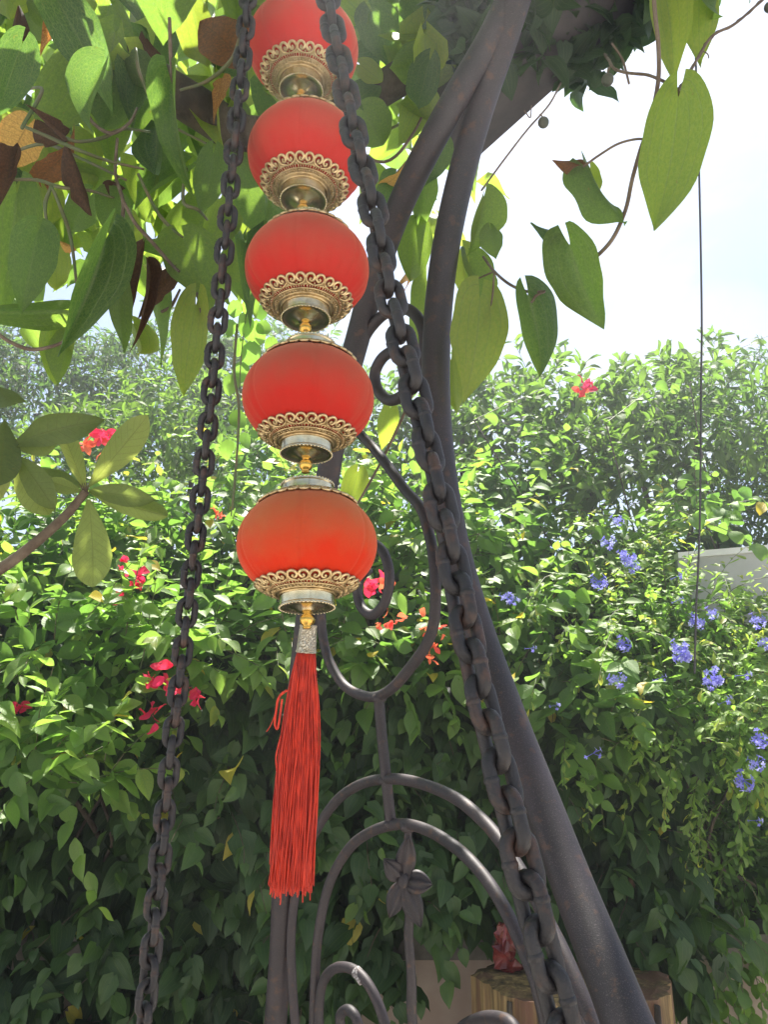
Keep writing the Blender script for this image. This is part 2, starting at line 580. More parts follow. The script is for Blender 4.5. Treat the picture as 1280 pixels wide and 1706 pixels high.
# ------------------------------------------------------------------ leaf templates
PROF = {
    'heart': ([0, .03, .1, .22, .4, .6, .75, .86, .94, 1], [.15, .55, .86, 1, .95, .72, .44, .20, .07, .0], .40, .22),
    'ovate': ([0, .08, .25, .4, .6, .8, .92, 1], [.06, .5, .93, 1, .84, .45, .15, 0], .29, .03),
    'ivy': ([0, .05, .15, .3, .5, .7, .85, .94, 1], [.2, .62, .93, 1, .86, .58, .28, .1, 0], .38, .12),
    'oblong': ([0, .15, .4, .65, .82, .93, 1], [.06, .36, .82, 1, .84, .5, .04], .18, 0),
    'lance': ([0, .15, .4, .6, .8, 1], [.1, .5, .9, 1, .7, 0], .14, 0),
    'round': ([0, .08, .25, .5, .75, .92, 1], [.2, .6, .92, 1, .85, .5, .05], .44, .05),
    'spoon': ([0, .2, .5, .75, .92, 1], [.12, .4, .85, 1, .65, .05], .21, 0),
    'hflat': ([0, .02, .07, .2, .38, .6, .77, .88, .95, 1], [.2, .6, .88, 1, .96, .74, .44, .20, .07, .0], .42, .20),
    'dry': ([0, .08, .2, .35, .5, .62, .8, .92, 1], [.08, .5, .8, 1, .75, .9, .45, .2, 0], .36, .05),
    'bract': ([0, .1, .3, .55, .8, .93, 1], [.15, .6, .95, 1, .62, .25, .02], .36, .05),
}


def leaf_template(kind, var, nu, nv):
    """verts in leaf space: Y along the midrib 0..1, X across, Z upper side; attrs (v,u)"""
    r = np.random.default_rng(hash_kind(kind) * 31 + var)
    pu, pf, W, lobe = PROF[kind]
    us = np.linspace(0, 1, nu + 1)
    if nu < 7:
        us = us ** 0.95
    vs = np.linspace(-1, 1, 2 * nv + 1)
    U, Vv = np.meshgrid(us, vs, indexing='ij')
    f = np.interp(U, pu, pf)
    if kind in ('heart', 'hflat') and nu >= 7:
        us = np.linspace(0, 1, nu + 1) ** 1.5
        U, Vv = np.meshgrid(us, vs, indexing='ij')
        m_ = r.uniform(.22, .30)
        sq = np.clip((U - m_) / (1 - m_), 0, 1)
        f = np.where(U < m_, .12 + .88 * np.sqrt(np.clip(1 - (1 - U / m_) ** 2, 0, 1)), (1 - sq) ** 1.12 * (1 + 1.12 * sq) * (1 + .12 * sq * (1 - sq)))
        f = f * (1 + .035 * np.sin(U * r.uniform(12, 20) + Vv * 2 + r.uniform(0, 6)))
    W = W * r.uniform(.88, 1.12)
    fold = r.uniform(0.05, 0.85) if kind == 'heart' else r.uniform(0.05, 0.55)
    if kind in ('bract',): fold = r.uniform(.1, .7)
    if kind == 'hflat': fold = r.uniform(.08, .45)
    if kind == 'dry': fold = r.uniform(.5, 1.4)
    foldl, foldr = fold * r.uniform(.6, 1.3), fold * r.uniform(.6, 1.3)
    fo = np.where(Vv < 0, foldl, foldr)
    x = Vv * W * f * np.cos(fo * np.abs(Vv))
    z = np.abs(Vv) * W * f * np.sin(fo)
    y = U - lobe * np.abs(Vv) ** 1.4 * (1 - U) ** (4.5 if nu >= 7 else 3)
    amp = r.uniform(.01, .05) * (1.6 if kind in ('heart', 'bract', 'hflat') else 1) * (2.6 if kind == 'dry' else 1)
    z = z + amp * np.sin(U * r.uniform(5, 9) + np.where(Vv < 0, r.uniform(0, 6), r.uniform(0, 6))) * np.abs(Vv) ** 2
    # lengthwise curl, stronger near the tip, plus a slight sideways sweep and twist
    k = (r.uniform(-.2, 1.0) if kind != 'hflat' else r.uniform(.2, 1.3)) if kind != 'dry' else r.uniform(-1.4, 1.8)
    a = k * np.maximum(y, 0) ** 1.5
    y2 = y * np.cos(a * .5)
    z2 = z - y * np.sin(a * .5)
    sw = r.uniform(-.12, .12)
    x2 = x + sw * y ** 2
    tw = r.uniform(-1, 1) * {'heart': .9, 'hflat': .3, 'dry': 1.8}.get(kind, .5) * y
    x3 = x2 * np.cos(tw) - z2 * np.sin(tw) * .3
    z3 = z2 + x2 * np.sin(tw)
    V = np.stack([x3, y2, z3], -1).reshape(-1, 3)
    A = np.stack([Vv, U], -1).reshape(-1, 2)
    F = []
    c = 2 * nv + 1
    for i in range(nu):
        for j in range(2 * nv):
            F.append((i * c + j, i * c + j + 1, (i + 1) * c + j + 1, (i + 1) * c + j))
    return V, A, np.array(F)


def hash_kind(k):
    return sum(ord(c) * (i + 3) for i, c in enumerate(k))


TPL = {}


def tpl(kind, var, res):
    key = (kind, var, res)
    if key not in TPL:
        nu, nv = {'hi': (18, 5), 'mid': (6, 2), 'lo': (4, 1)}[res]
        TPL[key] = leaf_template(kind, var, nu, nv)
    return TPL[key]


def set_leaf_attr(me, arr):
    at = me.attributes.new("leaf", 'FLOAT_VECTOR', 'POINT')
    at.data.foreach_set("vector", np.ascontiguousarray(arr, dtype=np.float32).ravel())


LEAFMESH = {}


def leaf_mesh(kind, var, res, tintq, mat, name="leaf"):
    key = (kind, var, res, tintq, mat.name)
    if key not in LEAFMESH:
        V, A, F = tpl(kind, var, res)
        me = bpy.data.meshes.new(name)
        me.from_pydata(V.tolist(), [], F.tolist())
        me.polygons.foreach_set("use_smooth", [True] * len(me.polygons))
        set_leaf_attr(me, np.column_stack([A, np.full(len(V), tintq / 12.0)]))
        me.materials.append(mat)
        LEAFMESH[key] = me
    return LEAFMESH[key]


def frame_from(d, n):
    d = unit(d)
    n = np.asarray(n, float)
    n = n - d * np.dot(n, d)
    if np.linalg.norm(n) < 1e-4:
        n = np.cross(d, [0.3, 0.8, 0.2])
    n = unit(n)
    s = np.cross(d, n)
    return s, d, n


def place_leaf(parent, root, base, d, n, L, kind, var, res, tint, mat, wx=1.0, name="leaf", me=None):
    s, d, n = frame_from(d, n)
    o = bpy.data.objects.new(name, me or leaf_mesh(kind, var, res, int(round(min(max(tint, 0), 1) * 12)), mat))
    COL.objects.link(o)
    o.parent = parent
    M = np.eye(4)
    M[:3, 0], M[:3, 1], M[:3, 2] = s * L * wx, d * L, n * L
    M[:3, 3] = np.asarray(base) - root
    o.matrix_local = Matrix(M.tolist())
    return o


def mass_mesh(name, base, D, Nn, L, tint, kinds, res, mat, parent, root, nvar=6, wx=None):
    """many leaves joined in one mesh (vectorised)"""
    n = len(base)
    if n == 0: return None
    D = D / (np.linalg.norm(D, axis=1)[:, None] + 1e-9)
    Nn = Nn - D * np.sum(Nn * D, axis=1)[:, None]
    Nn = Nn / (np.linalg.norm(Nn, axis=1)[:, None] + 1e-9)
    S = np.cross(D, Nn)
    var = np.arange(n) % nvar
    VV, AA, FF = [], [], []
    off = 0
    for v in range(nvar):
        idx = np.where(var == v)[0]
        if len(idx) == 0: continue
        V, A, F = tpl(kinds, v, res)
        l = L[idx][:, None, None]
        w = 1.0 if wx is None else wx[idx][:, None, None]
        W = base[idx][:, None, :] + l * (w * V[None, :, 0:1] * S[idx][:, None, :] + V[None, :, 1:2] * D[idx][:, None, :] + V[None, :, 2:3] * Nn[idx][:, None, :])
        VV.append(W.reshape(-1, 3))
        at = np.empty((len(idx), len(V), 3))
        at[:, :, :2] = A[None]
        at[:, :, 2] = tint[idx][:, None]
        AA.append(at.reshape(-1, 3))
        FF.append((F[None] + (off + np.arange(len(idx)) * len(V))[:, None, None]).reshape(-1, 4))
        off += len(idx) * len(V)
    V = np.vstack(VV) - root
    F = np.vstack(FF)
    me = bpy.data.meshes.new(name)
    me.vertices.add(len(V))
    me.vertices.foreach_set("co", V.astype(np.float32).ravel())
    me.loops.add(F.size)
    me.loops.foreach_set("vertex_index", F.astype(np.int32).ravel())
    me.polygons.add(len(F))
    me.polygons.foreach_set("loop_start", np.arange(0, F.size, 4, dtype=np.int32))
    me.polygons.foreach_set("use_smooth", np.ones(len(F), dtype=bool))
    me.update()
    me.validate()
    set_leaf_attr(me, np.vstack(AA))
    me.materials.append(mat)
    o = bpy.data.objects.new(name, me)
    COL.objects.link(o)
    o.parent = parent
    o["kind"] = "stuff"
    return o


def split_leaves(base, L, maxn=285, cell=13.0, minpx=10):
    """indices of the leaves that show largest: nearest per picture cell, in frame, over minpx"""
    px, py, z = proj(base)
    size = L / np.maximum(z, .05) * FPX
    ok = (px > -10) & (px < 1290) & (py > -10) & (py < 1716) & (z > 0.1) & (size >= minpx)
    best = {}
    for i in np.where(ok)[0]:
        k = (int(px[i] // cell), int(py[i] // cell))
        if k not in best or z[i] < z[best[k]]:
            best[k] = i
    c = np.array(list(best.values()), dtype=int)
    if len(c) == 0: return c
    c = c[np.argsort(-size[c])]
    return c[:maxn]


def foliage(parent, leaves, kind, mat, res='mid', nvar=6, maxn=285, minpx=10):
    """leaves: dict of arrays base,d,n,L,tint -> ~285 leaf parts + one joined rest"""
    root = rootloc(parent)
    base, D, Nn, L, tint = (np.asarray(leaves[k], float) for k in ('base', 'd', 'n', 'L', 'tint'))
    tint = np.clip(tint, 0, 1)
    sel = split_leaves(base, L, maxn, minpx=minpx) if maxn else np.array([], int)
    for i in sel:
        place_leaf(parent, root, base[i], D[i], Nn[i], L[i], kind, int(i) % nvar, res, tint[i], mat)
    rest = np.setdiff1d(np.arange(len(base)), sel)
    mass_mesh("foliage", base[rest], D[rest], Nn[rest], L[rest], tint[rest], kind, res, mat, parent, root, nvar)


class Leaves:
    def __init__(s):
        s.d = dict(base=[], d=[], n=[], L=[], tint=[])

    def add(s, base, d, n, L, tint):
        for k, v in zip(('base', 'd', 'n', 'L', 'tint'), (base, d, n, L, tint)):
            s.d[k].append(np.atleast_2d(v) if k in ('base', 'd', 'n') else np.atleast_1d(v))

    def arrays(s):
        return {k: (np.vstack(v) if k in ('base', 'd', 'n') else np.concatenate(v)) for k, v in s.d.items()}


def shoot(lv, mb, p0, d0, length, nleaf, Lr, tint0, tint1, droop=0.5, out=(0, -1, 0), stem_r=0.002, spread=0.9, gravity=0.35, upn=0.8, yellow=0.0, whorl=False):
    """a leafy shoot: curved stem with alternate leaves"""
    d = unit(d0)
    pts = [np.array(p0, float)]
    steps = 6
    for i in range(steps):
        d = unit(d + np.array([0, 0, -droop / steps]) + rng.normal(0, .08, 3))
        pts.append(pts[-1] + d * length / steps)
    pts = np.array(pts)
    if mb is not None:
        mb.tube(pts, [stem_r, stem_r * .4], 4, cap=False)
    t = np.linspace(0.12, 1, nleaf)
    if whorl:
        t = 1 - (np.linspace(0, 1, nleaf) ** 1.5) * 0.45
    pos = np.stack([np.interp(t * steps, range(steps + 1), pts[:, k]) for k in range(3)], -1)
    tang = np.gradient(pts, axis=0)
    T = np.stack([np.interp(t * steps, range(steps + 1), tang[:, k]) for k in range(3)], -1)
    T /= np.linalg.norm(T, axis=1)[:, None]
    out = np.array(out, float)
    a = np.arange(nleaf) * (2.4 if whorl else PI) + rng.uniform(0, 6.28) + rng.normal(0, .5, nleaf)
    s1 = np.cross(T, np.array([0, 0, 1.0]) + rng.normal(0, .1, 3))
    s1 /= np.linalg.norm(s1, axis=1)[:, None] + 1e-9
    s2 = np.cross(T, s1)
    if not whorl:
        side = np.cos(a)[:, None] * s1 + 0.35 * np.sin(a)[:, None] * s2
    else:
        side = np.cos(a)[:, None] * s1 + np.sin(a)[:, None] * s2
    D = T * (1 - spread * .6) + side * spread + np.array([0, 0, -gravity]) + out * .15
    D += rng.normal(0, .18, (nleaf, 3))
    Nn = np.array([0, 0, upn]) + out * .45 + rng.normal(0, .32, (nleaf, 3))
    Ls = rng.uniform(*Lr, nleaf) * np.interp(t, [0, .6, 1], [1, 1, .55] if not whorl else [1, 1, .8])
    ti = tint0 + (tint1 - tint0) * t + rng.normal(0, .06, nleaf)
    if yellow:
        ti = np.where(rng.random(nleaf) < yellow, 0.97, np.minimum(ti, .85))
    else:
        ti = np.minimum(ti, .85)
    lv.add(pos, D, Nn, Ls, ti)
    return pts

# =================================================================== SETTING
mb = MB(); mb.box((0, 0, -0.05), (60, 0, 0), (0, 60, 0), (0, 0, .05))
tag(build("ground", mb, M_GROUND, smooth=False), kind="structure")
# raised planting bed behind the low wall
mb = MB()
gx, gy = 60, 24
V, F = [], []
for j in range(gy + 1):
    for i in range(gx + 1):
        x = -9 + 18 * i / gx; y = 2.78 + 6.5 * j / gy
        V.append((x, y, 0.86 + .05 * math.sin(x * 2.1 + j) + .04 * math.sin(y * 3 + i) + .03 * j * .3))
for j in range(gy):
    for i in range(gx):
        a = j * (gx + 1) + i
        F.append((a, a + 1, a + gx + 2, a + gx + 1))
mb.add(V, F)
tag(build("soil", mb, M_SOIL), kind="structure")

w = thing("garden_wall", (0, 2.66, 0), "low plastered garden wall with dark coping below the flowering hedge", "wall")
mb = MB(); mb.box((0, 2.66, .445), (9, 0, 0), (0, .09, 0), (0, 0, .445)); build("wall_face", mb, M_PLASTER, w, smooth=False)
mb = MB(); mb.box((0, 2.655, .925), (9, 0, 0), (0, .13, 0), (0, 0, .033)); build("coping", mb, M_COPING, w, smooth=False)

# =================================================================== HEDGE PLANTS
def mound(lv, mb, px, py, z, rxp, ryp, depth, leafL, width, cover, tint, shootL, nleaf, whorl=False, droop=.5, upn=.8, yellow=0.0, gravity=.35, inner=1.3, spread=.9, stem_r=.002, fill=True):
    c = P(px, py, z)
    k = z / FPX
    rad = np.array([rxp * k, depth, ryp * k])
    mean = (leafL[0] + leafL[1]) / 2
    area = PI * rad[0] * rad[2] * 1.3
    nl = int(cover * .92 * area / (mean * mean * width * 1.2))
    ns = max(4, nl // nleaf)
    for _ in range(ns):
        while True:
            v = unit(rng.normal(0, 1, 3))
            if v[1] < .25 or v[2] > .35:
                break
        lump = 1 + .16 * math.sin(v[0] * 7 + px) * math.sin(v[2] * 6 + py)
        p = c + rad * v * rng.uniform(.72, 1.0) * lump
        d = unit(v / rad * rad.mean() + np.array([0, 0, .45]) + rng.normal(0, .35, 3))
        sl = rng.uniform(*shootL)
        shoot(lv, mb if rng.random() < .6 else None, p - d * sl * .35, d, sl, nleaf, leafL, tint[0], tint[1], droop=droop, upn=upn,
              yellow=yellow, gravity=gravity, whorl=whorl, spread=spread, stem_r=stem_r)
    if fill:
        n = int(inner * area / (mean * mean * width * 1.2))
        v = rng.normal(0, 1, (n, 3)); v /= np.linalg.norm(v, axis=1)[:, None]
        p = c + rad * v * rng.uniform(.35, .8, (n, 1))
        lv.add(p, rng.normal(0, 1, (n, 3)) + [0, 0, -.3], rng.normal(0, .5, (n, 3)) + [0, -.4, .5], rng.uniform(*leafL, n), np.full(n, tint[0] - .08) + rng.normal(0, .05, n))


def shrub(name, label, cat, group, mounds, kind, mat, trunks, res='mid', maxn=285, extra=None, trunk_mat=None, trunk_r=.014, minpx=10, common=None):
    base = trunks[0][0]
    t = thing(name, base, label, cat, group)
    lv, mb = Leaves(), MB()
    for m_ in mounds:
        kw = dict(common or {}); kw.update(m_)
        mound(lv, mb, **kw)
    if extra: extra(lv, mb)
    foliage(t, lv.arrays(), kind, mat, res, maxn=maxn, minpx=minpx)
    if mb.n:
        o = build("twigs", mb, M_STEM, t); o["kind"] = "stuff"
    for i, tr in enumerate(trunks):
        m2 = MB(); m2.tube(catmull(tr, 5), [trunk_r, trunk_r * .45], 7)
        build("stem", m2, trunk_mat or M_BARK, t)
    return t


def stems_to(base, *tops):
    out = []
    for i, tp in enumerate(tops):
        b = np.array(base) + [rng.uniform(-.1, .1) * (i > 0), rng.uniform(-.05, .05) * (i > 0), 0]
        tp = np.array(tp)
        mid = (b + tp) / 2 + rng.normal(0, .06, 3)
        out.append([b, b * .75 + mid * .25 + rng.normal(0, .03, 3), mid, tp])
    return out


# --- far trees and shrubs behind
FARC = dict(leafL=(.07, .115), width=.26, cover=5.0, nleaf=9, whorl=True, droop=.1, shootL=(.14, .32), upn=.5, gravity=.1, spread=.75, inner=1.6)
shrub("background_tree", "dark hazy green tree mass behind the loquat branch and under the vine leaves", "tree", "trees and tall shrubs behind the hedge",
      [dict(px=60, py=690, z=5.6, rxp=210, ryp=130, depth=.7, tint=(.15, .4)), dict(px=300, py=680, z=5.8, rxp=190, ryp=110, depth=.7, tint=(.15, .42)),
       dict(px=470, py=690, z=5.7, rxp=150, ryp=120, depth=.6, tint=(.15, .4)), dict(px=-140, py=680, z=5.2, rxp=160, ryp=150, depth=.7, tint=(.15, .4))],
      'lance', M_FAR, stems_to((-1.8, 5.9, .9), P(60, 690, 5.7), P(300, 690, 5.8), P(-120, 700, 5.4)), common=dict(FARC, leafL=(.06, .1)), trunk_r=.05)
shrub("whorled_shrub", "bright green rounded shrub of whorled leaves between the loquat branch and the thin chain", "shrub", "trees and tall shrubs behind the hedge",
      [dict(px=330, py=745, z=4.3, rxp=150, ryp=85, depth=.4, tint=(.35, .7)), dict(px=180, py=790, z=4.2, rxp=130, ryp=80, depth=.4, tint=(.35, .65))],
      'lance', M_FAR, stems_to((-1.2, 4.4, .9), P(330, 745, 4.4), P(180, 790, 4.3)), common=FARC, trunk_r=.03)
shrub("middle_shrub", "hazy green shrub with long whorled leaves topping the hedge just beside the tall pole", "shrub", "trees and tall shrubs behind the hedge",
      [dict(px=770, py=730, z=4.3, rxp=125, ryp=110, depth=.45, tint=(.25, .6)), dict(px=900, py=730, z=4.0, rxp=110, ryp=105, depth=.45, tint=(.25, .6)),
       dict(px=640, py=780, z=4.4, rxp=110, ryp=110, depth=.4, tint=(.25, .55))],
      'oblong', M_FAR, stems_to((.5, 4.4, .9), P(770, 730, 4.4), P(900, 730, 4.1), P(650, 780, 4.4)), common=dict(FARC, width=.3), trunk_r=.03)
shrub("tall_shrub", "tall green shrub with oblong leaves at the skyline behind the hanging wire", "shrub", "trees and tall shrubs behind the hedge",
      [dict(px=1060, py=740, z=4.1, rxp=115, ryp=115, depth=.45, tint=(.25, .62)), dict(px=1160, py=730, z=4.2, rxp=110, ryp=130, depth=.45, tint=(.25, .6)),
       dict(px=980, py=820, z=3.7, rxp=120, ryp=90, depth=.4, tint=(.25, .6))],
      'oblong', M_FAR, stems_to((1.5, 4.3, .9), P(1060, 740, 4.2), P(1160, 730, 4.3), P(980, 820, 3.8)), common=dict(FARC, width=.3), trunk_r=.03)
shrub("dark_shrub", "dark fine-leaved shrub at the edge of the skyline with sky sparkling through", "shrub", "trees and tall shrubs behind the hedge",
      [dict(px=1280, py=735, z=4.7, rxp=130, ryp=140, depth=.4, tint=(.0, .2), cover=2.3), dict(px=1300, py=860, z=4.3, rxp=140, ryp=90, depth=.4, tint=(.05, .3))],
      'lance', M_FAR, stems_to((2.5, 4.7, .9), P(1280, 735, 4.7), P(1300, 860, 4.4)), common=dict(FARC, leafL=(.05, .08)), trunk_r=.03)

# --- flowering hedge in the middle distance
BOUG = dict(leafL=(.055, .100), width=.42, cover=4.6, nleaf=9, droop=.75, shootL=(.18, .4), upn=.85, gravity=.4, yellow=.025)
shrub("bougainvillea", "leafy green bougainvillea with pink and red bracts beside the thin chain", "shrub", "flowering plants of the hedge",
      [dict(px=90, py=930, z=2.9, rxp=210, ryp=110, depth=.28, tint=(.4, .72)), dict(px=330, py=900, z=3.0, rxp=170, ryp=90, depth=.28, tint=(.4, .72)),
       dict(px=150, py=1080, z=2.3, rxp=230, ryp=120, depth=.3, tint=(.42, .72)), dict(px=70, py=1270, z=1.98, rxp=130, ryp=110, depth=.2, tint=(.42, .72)),
       dict(px=340, py=1060, z=2.4, rxp=130, ryp=110, depth=.25, tint=(.38, .66)), dict(px=-130, py=1050, z=2.5, rxp=150, ryp=200, depth=.25, tint=(.35, .65))],
      'ovate', M_HEDGE, stems_to((-.85, 2.85, .9), P(90, 930, 3.0), P(330, 900, 3.05), P(150, 1080, 2.6), P(60, 1250, 2.25), P(340, 1060, 2.6)), common=BOUG)
shrub("coral_bougainvillea", "bougainvillea with coral orange bracts behind the lowest lantern and iron scrolls", "shrub", "flowering plants of the hedge",
      [dict(px=560, py=880, z=3.0, rxp=150, ryp=100, depth=.28, tint=(.42, .75)), dict(px=720, py=900, z=2.8, rxp=110, ryp=90, depth=.25, tint=(.42, .78), leafL=(.06, .09)),
       dict(px=500, py=1030, z=2.45, rxp=130, ryp=90, depth=.25, tint=(.36, .66)), dict(px=660, py=1080, z=2.4, rxp=130, ryp=90, depth=.2, tint=(.28, .55)),
       dict(px=450, py=800, z=3.5, rxp=120, ryp=80, depth=.3, tint=(.4, .7))],
      'ovate', M_HEDGE, stems_to((-.05, 2.9, .9), P(560, 880, 3.05), P(720, 900, 2.9), P(500, 1030, 2.7), P(660, 1080, 2.6)), common=dict(BOUG, yellow=.05))
shrub("trailing_shrub", "soft green trailing shrub between the tall pole and the blue flowers", "shrub", "flowering plants of the hedge",
      [dict(px=850, py=930, z=3.0, rxp=120, ryp=90, depth=.25, tint=(.35, .7)), dict(px=880, py=1040, z=2.55, rxp=130, ryp=80, depth=.25, tint=(.42, .72)),
       dict(px=960, py=1180, z=2.3, rxp=130, ryp=80, depth=.2, tint=(.3, .6)), dict(px=860, py=830, z=3.4, rxp=120, ryp=70, depth=.3, tint=(.3, .62))],
      'ovate', M_HEDGE, stems_to((.55, 2.9, .9), P(850, 930, 3.05), P(880, 1040, 2.8), P(960, 1180, 2.6)), common=BOUG)
PLUM = dict(leafL=(.03, .052), width=.33, cover=4.2, nleaf=13, droop=1.0, shootL=(.14, .36), upn=.8, gravity=.2, spread=.85, stem_r=.0014)


def plum_extra(lv, mb):
    for _ in range(40):                                   # long arching shoots that leave the mass
        x = rng.uniform(820, 1290); y = rng.uniform(960, 1420)
        p = P(x, y, rng.uniform(2.25, 2.5))
        shoot(lv, mb, p, [rng.uniform(-1, .6), -.8, rng.uniform(.1, .7)], rng.uniform(.2, .45), 14, (.022, .042), .5, .8, droop=1.8, gravity=.15, stem_r=.0013)


shrub("plumbago", "pale green plumbago shrub covered with blue flower clusters", "shrub", "flowering plants of the hedge",
      [dict(px=1030, py=960, z=3.0, rxp=120, ryp=90, depth=.25, tint=(.45, .8)), dict(px=1110, py=1060, z=2.6, rxp=150, ryp=100, depth=.25, tint=(.45, .8)),
       dict(px=1250, py=1090, z=2.8, rxp=120, ryp=100, depth=.25, tint=(.4, .75)), dict(px=1180, py=1210, z=2.3, rxp=160, ryp=110, depth=.22, tint=(.45, .8)),
       dict(px=1260, py=1360, z=2.45, rxp=120, ryp=90, depth=.2, tint=(.25, .5))],
      'spoon', M_HEDGE, stems_to((1.25, 2.95, .9), P(1030, 960, 3.05), P(1110, 1060, 2.85), P(1250, 1090, 2.9), P(1180, 1210, 2.6)), common=PLUM, extra=plum_extra, trunk_r=.01, maxn=290)


def climb_extra(lv, mb):
    # round-leaved climber shoots over the right skyline
    for (a, b, n) in (((1150, 640, 3.6), (1290, 545, 3.5), 9), ((1010, 705, 3.2), (1130, 610, 3.4), 8), ((1080, 880, 2.9), (1290, 850, 2.8), 12), ((960, 900, 2.9), (1200, 830, 2.9), 10),
                      ((1130, 850, 2.6), (1290, 960, 2.5), 9), ((790, 700, 3.2), (960, 640, 3.3), 8)):
        pa, pb = P(*a), P(*b)
        shoot(lv, mb, pa, pb - pa + np.array([0, 0, .05]), np.linalg.norm(pb - pa) * 1.1, n, (.05, .075), .45, .6, droop=.25, gravity=.3, upn=.4)


shrub("round_leaf_climber", "climber with round coin-like leaves on long shoots rising above the hedge", "climber", "flowering plants of the hedge",
      [dict(px=1180, py=845, z=3.0, rxp=130, ryp=50, depth=.2, tint=(.4, .62), cover=1.4, inner=.4)],
      'round', M_HEDGE, stems_to((1.5, 3.1, .9), P(1180, 880, 3.1), P(1150, 640, 3.6), P(1010, 705, 3.2), P(790, 700, 3.2)), common=dict(BOUG, leafL=(.045, .07), width=.7), extra=climb_extra, trunk_r=.006)


# --- dark leafy creeper wall under the flowering plants
def ivy_sheet(name, label, x0, x1, hfun, group, n_per=1.0, tint=(.08, .40), base=(0, 2.9, .9), leafL=(.07, .11), yellow=.012, y0=2.36, ztop=0):
    t = thing(name, base, label, "creeper", group)
    lv, mb = Leaves(), MB()
    area = (x1 - x0) * 1.25
    n = int(area * 210 * n_per)
    for _ in range(n):
        x = rng.uniform(x0, x1)
        lo, hi = hfun(x)
        h = rng.uniform(lo, hi)
        bulge = .07 * math.sin(x * 5.3 + h * 3) + .06 * math.sin(h * 7 + x * 2) + .05 * math.sin(x * 13 + h * 11)
        y = min(y0 + bulge * .7 + rng.uniform(0, .14), y0 + .12)
        p = np.array([x, y, 1.4 + h])
        shoot(lv, mb if rng.random() < .35 else None, p + [0, .05, .05], [rng.uniform(-.7, .7), -.55, rng.uniform(-.5, .35)], rng.uniform(.12, .3), 6,
              (leafL[0] * .7, leafL[1]) if rng.random() < .5 else leafL, tint[0], tint[1] + rng.uniform(-.1, .15), droop=1.0, gravity=rng.uniform(.2, .8), upn=rng.uniform(.3, .9), spread=rng.uniform(.6, 1.0), yellow=yellow)
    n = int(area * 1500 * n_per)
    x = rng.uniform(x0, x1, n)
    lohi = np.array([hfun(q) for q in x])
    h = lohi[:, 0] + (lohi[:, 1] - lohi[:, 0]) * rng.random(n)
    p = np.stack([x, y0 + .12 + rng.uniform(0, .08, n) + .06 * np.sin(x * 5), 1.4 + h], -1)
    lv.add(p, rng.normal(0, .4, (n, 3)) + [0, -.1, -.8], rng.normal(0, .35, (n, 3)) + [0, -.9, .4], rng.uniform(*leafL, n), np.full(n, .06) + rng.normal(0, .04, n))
    foliage(t, lv.arrays(), 'ivy', M_IVY, 'mid', maxn=290)
    o = build("twigs", mb, M_TWIG, t); o["kind"] = "stuff"
    for i in range(7):
        xx = rng.uniform(x0, x1)
        m2 = MB(); m2.tube(catmull([(xx, 2.9, .92), (xx + rng.uniform(-.1, .1), 2.7, 1.05), (xx + rng.uniform(-.2, .2), 2.52, 1.2), (xx + rng.uniform(-.3, .3), 2.5, 1.6)], 5), [.008, .004], 6)
        build("stem", m2, M_BARK, t)
    return t


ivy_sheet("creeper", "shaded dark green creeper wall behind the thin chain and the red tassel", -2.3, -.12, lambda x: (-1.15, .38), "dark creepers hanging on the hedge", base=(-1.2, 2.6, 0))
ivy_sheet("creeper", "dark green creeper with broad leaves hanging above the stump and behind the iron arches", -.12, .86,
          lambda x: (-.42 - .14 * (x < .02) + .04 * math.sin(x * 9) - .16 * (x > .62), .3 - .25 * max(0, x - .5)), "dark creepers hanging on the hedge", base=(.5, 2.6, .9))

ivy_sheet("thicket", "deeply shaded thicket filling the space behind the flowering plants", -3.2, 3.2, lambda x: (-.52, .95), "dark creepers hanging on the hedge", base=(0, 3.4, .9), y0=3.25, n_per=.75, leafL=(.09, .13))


def hang_extra(lv, mb):
    for _ in range(30):
        x = rng.uniform(1080, 1300); y = rng.uniform(1440, 1580)
        shoot(lv, mb, P(x, y, rng.uniform(2.2, 2.5)), [rng.uniform(-.5, .5), -.3, -1], rng.uniform(.15, .4), 11, (.03, .05), .3, .55, droop=.6, gravity=.3)
    for (x0, y0, x1, y1) in ((1120, 1660, 1215, 1706), (1220, 1560, 1270, 1700), (1090, 1600, 1130, 1690)):
        pa, pb = P(x0, y0, 2.3), P(x1, y1, 2.2)
        shoot(lv, mb, pa, pb - pa, np.linalg.norm(pb - pa) * 1.2, 9, (.035, .055), .35, .5, droop=.2, gravity=.2)


shrub("trailing_bush", "sparse sunlit bush with small leaves trailing over the low wall", "shrub", "flowering plants of the hedge",
      [dict(px=1190, py=1450, z=2.75, rxp=150, ryp=80, depth=.16, tint=(.3, .6), cover=2.2, inner=.8), dict(px=1290, py=1520, z=2.5, rxp=60, ryp=90, depth=.10, tint=(.3, .55), cover=2.0, inner=.6)],
      'round', M_HEDGE, stems_to((1.3, 2.85, .9), P(1190, 1450, 2.75), P(1270, 1500, 2.6)), common=dict(PLUM, leafL=(.03, .05), width=.6), extra=hang_extra, trunk_r=.008)


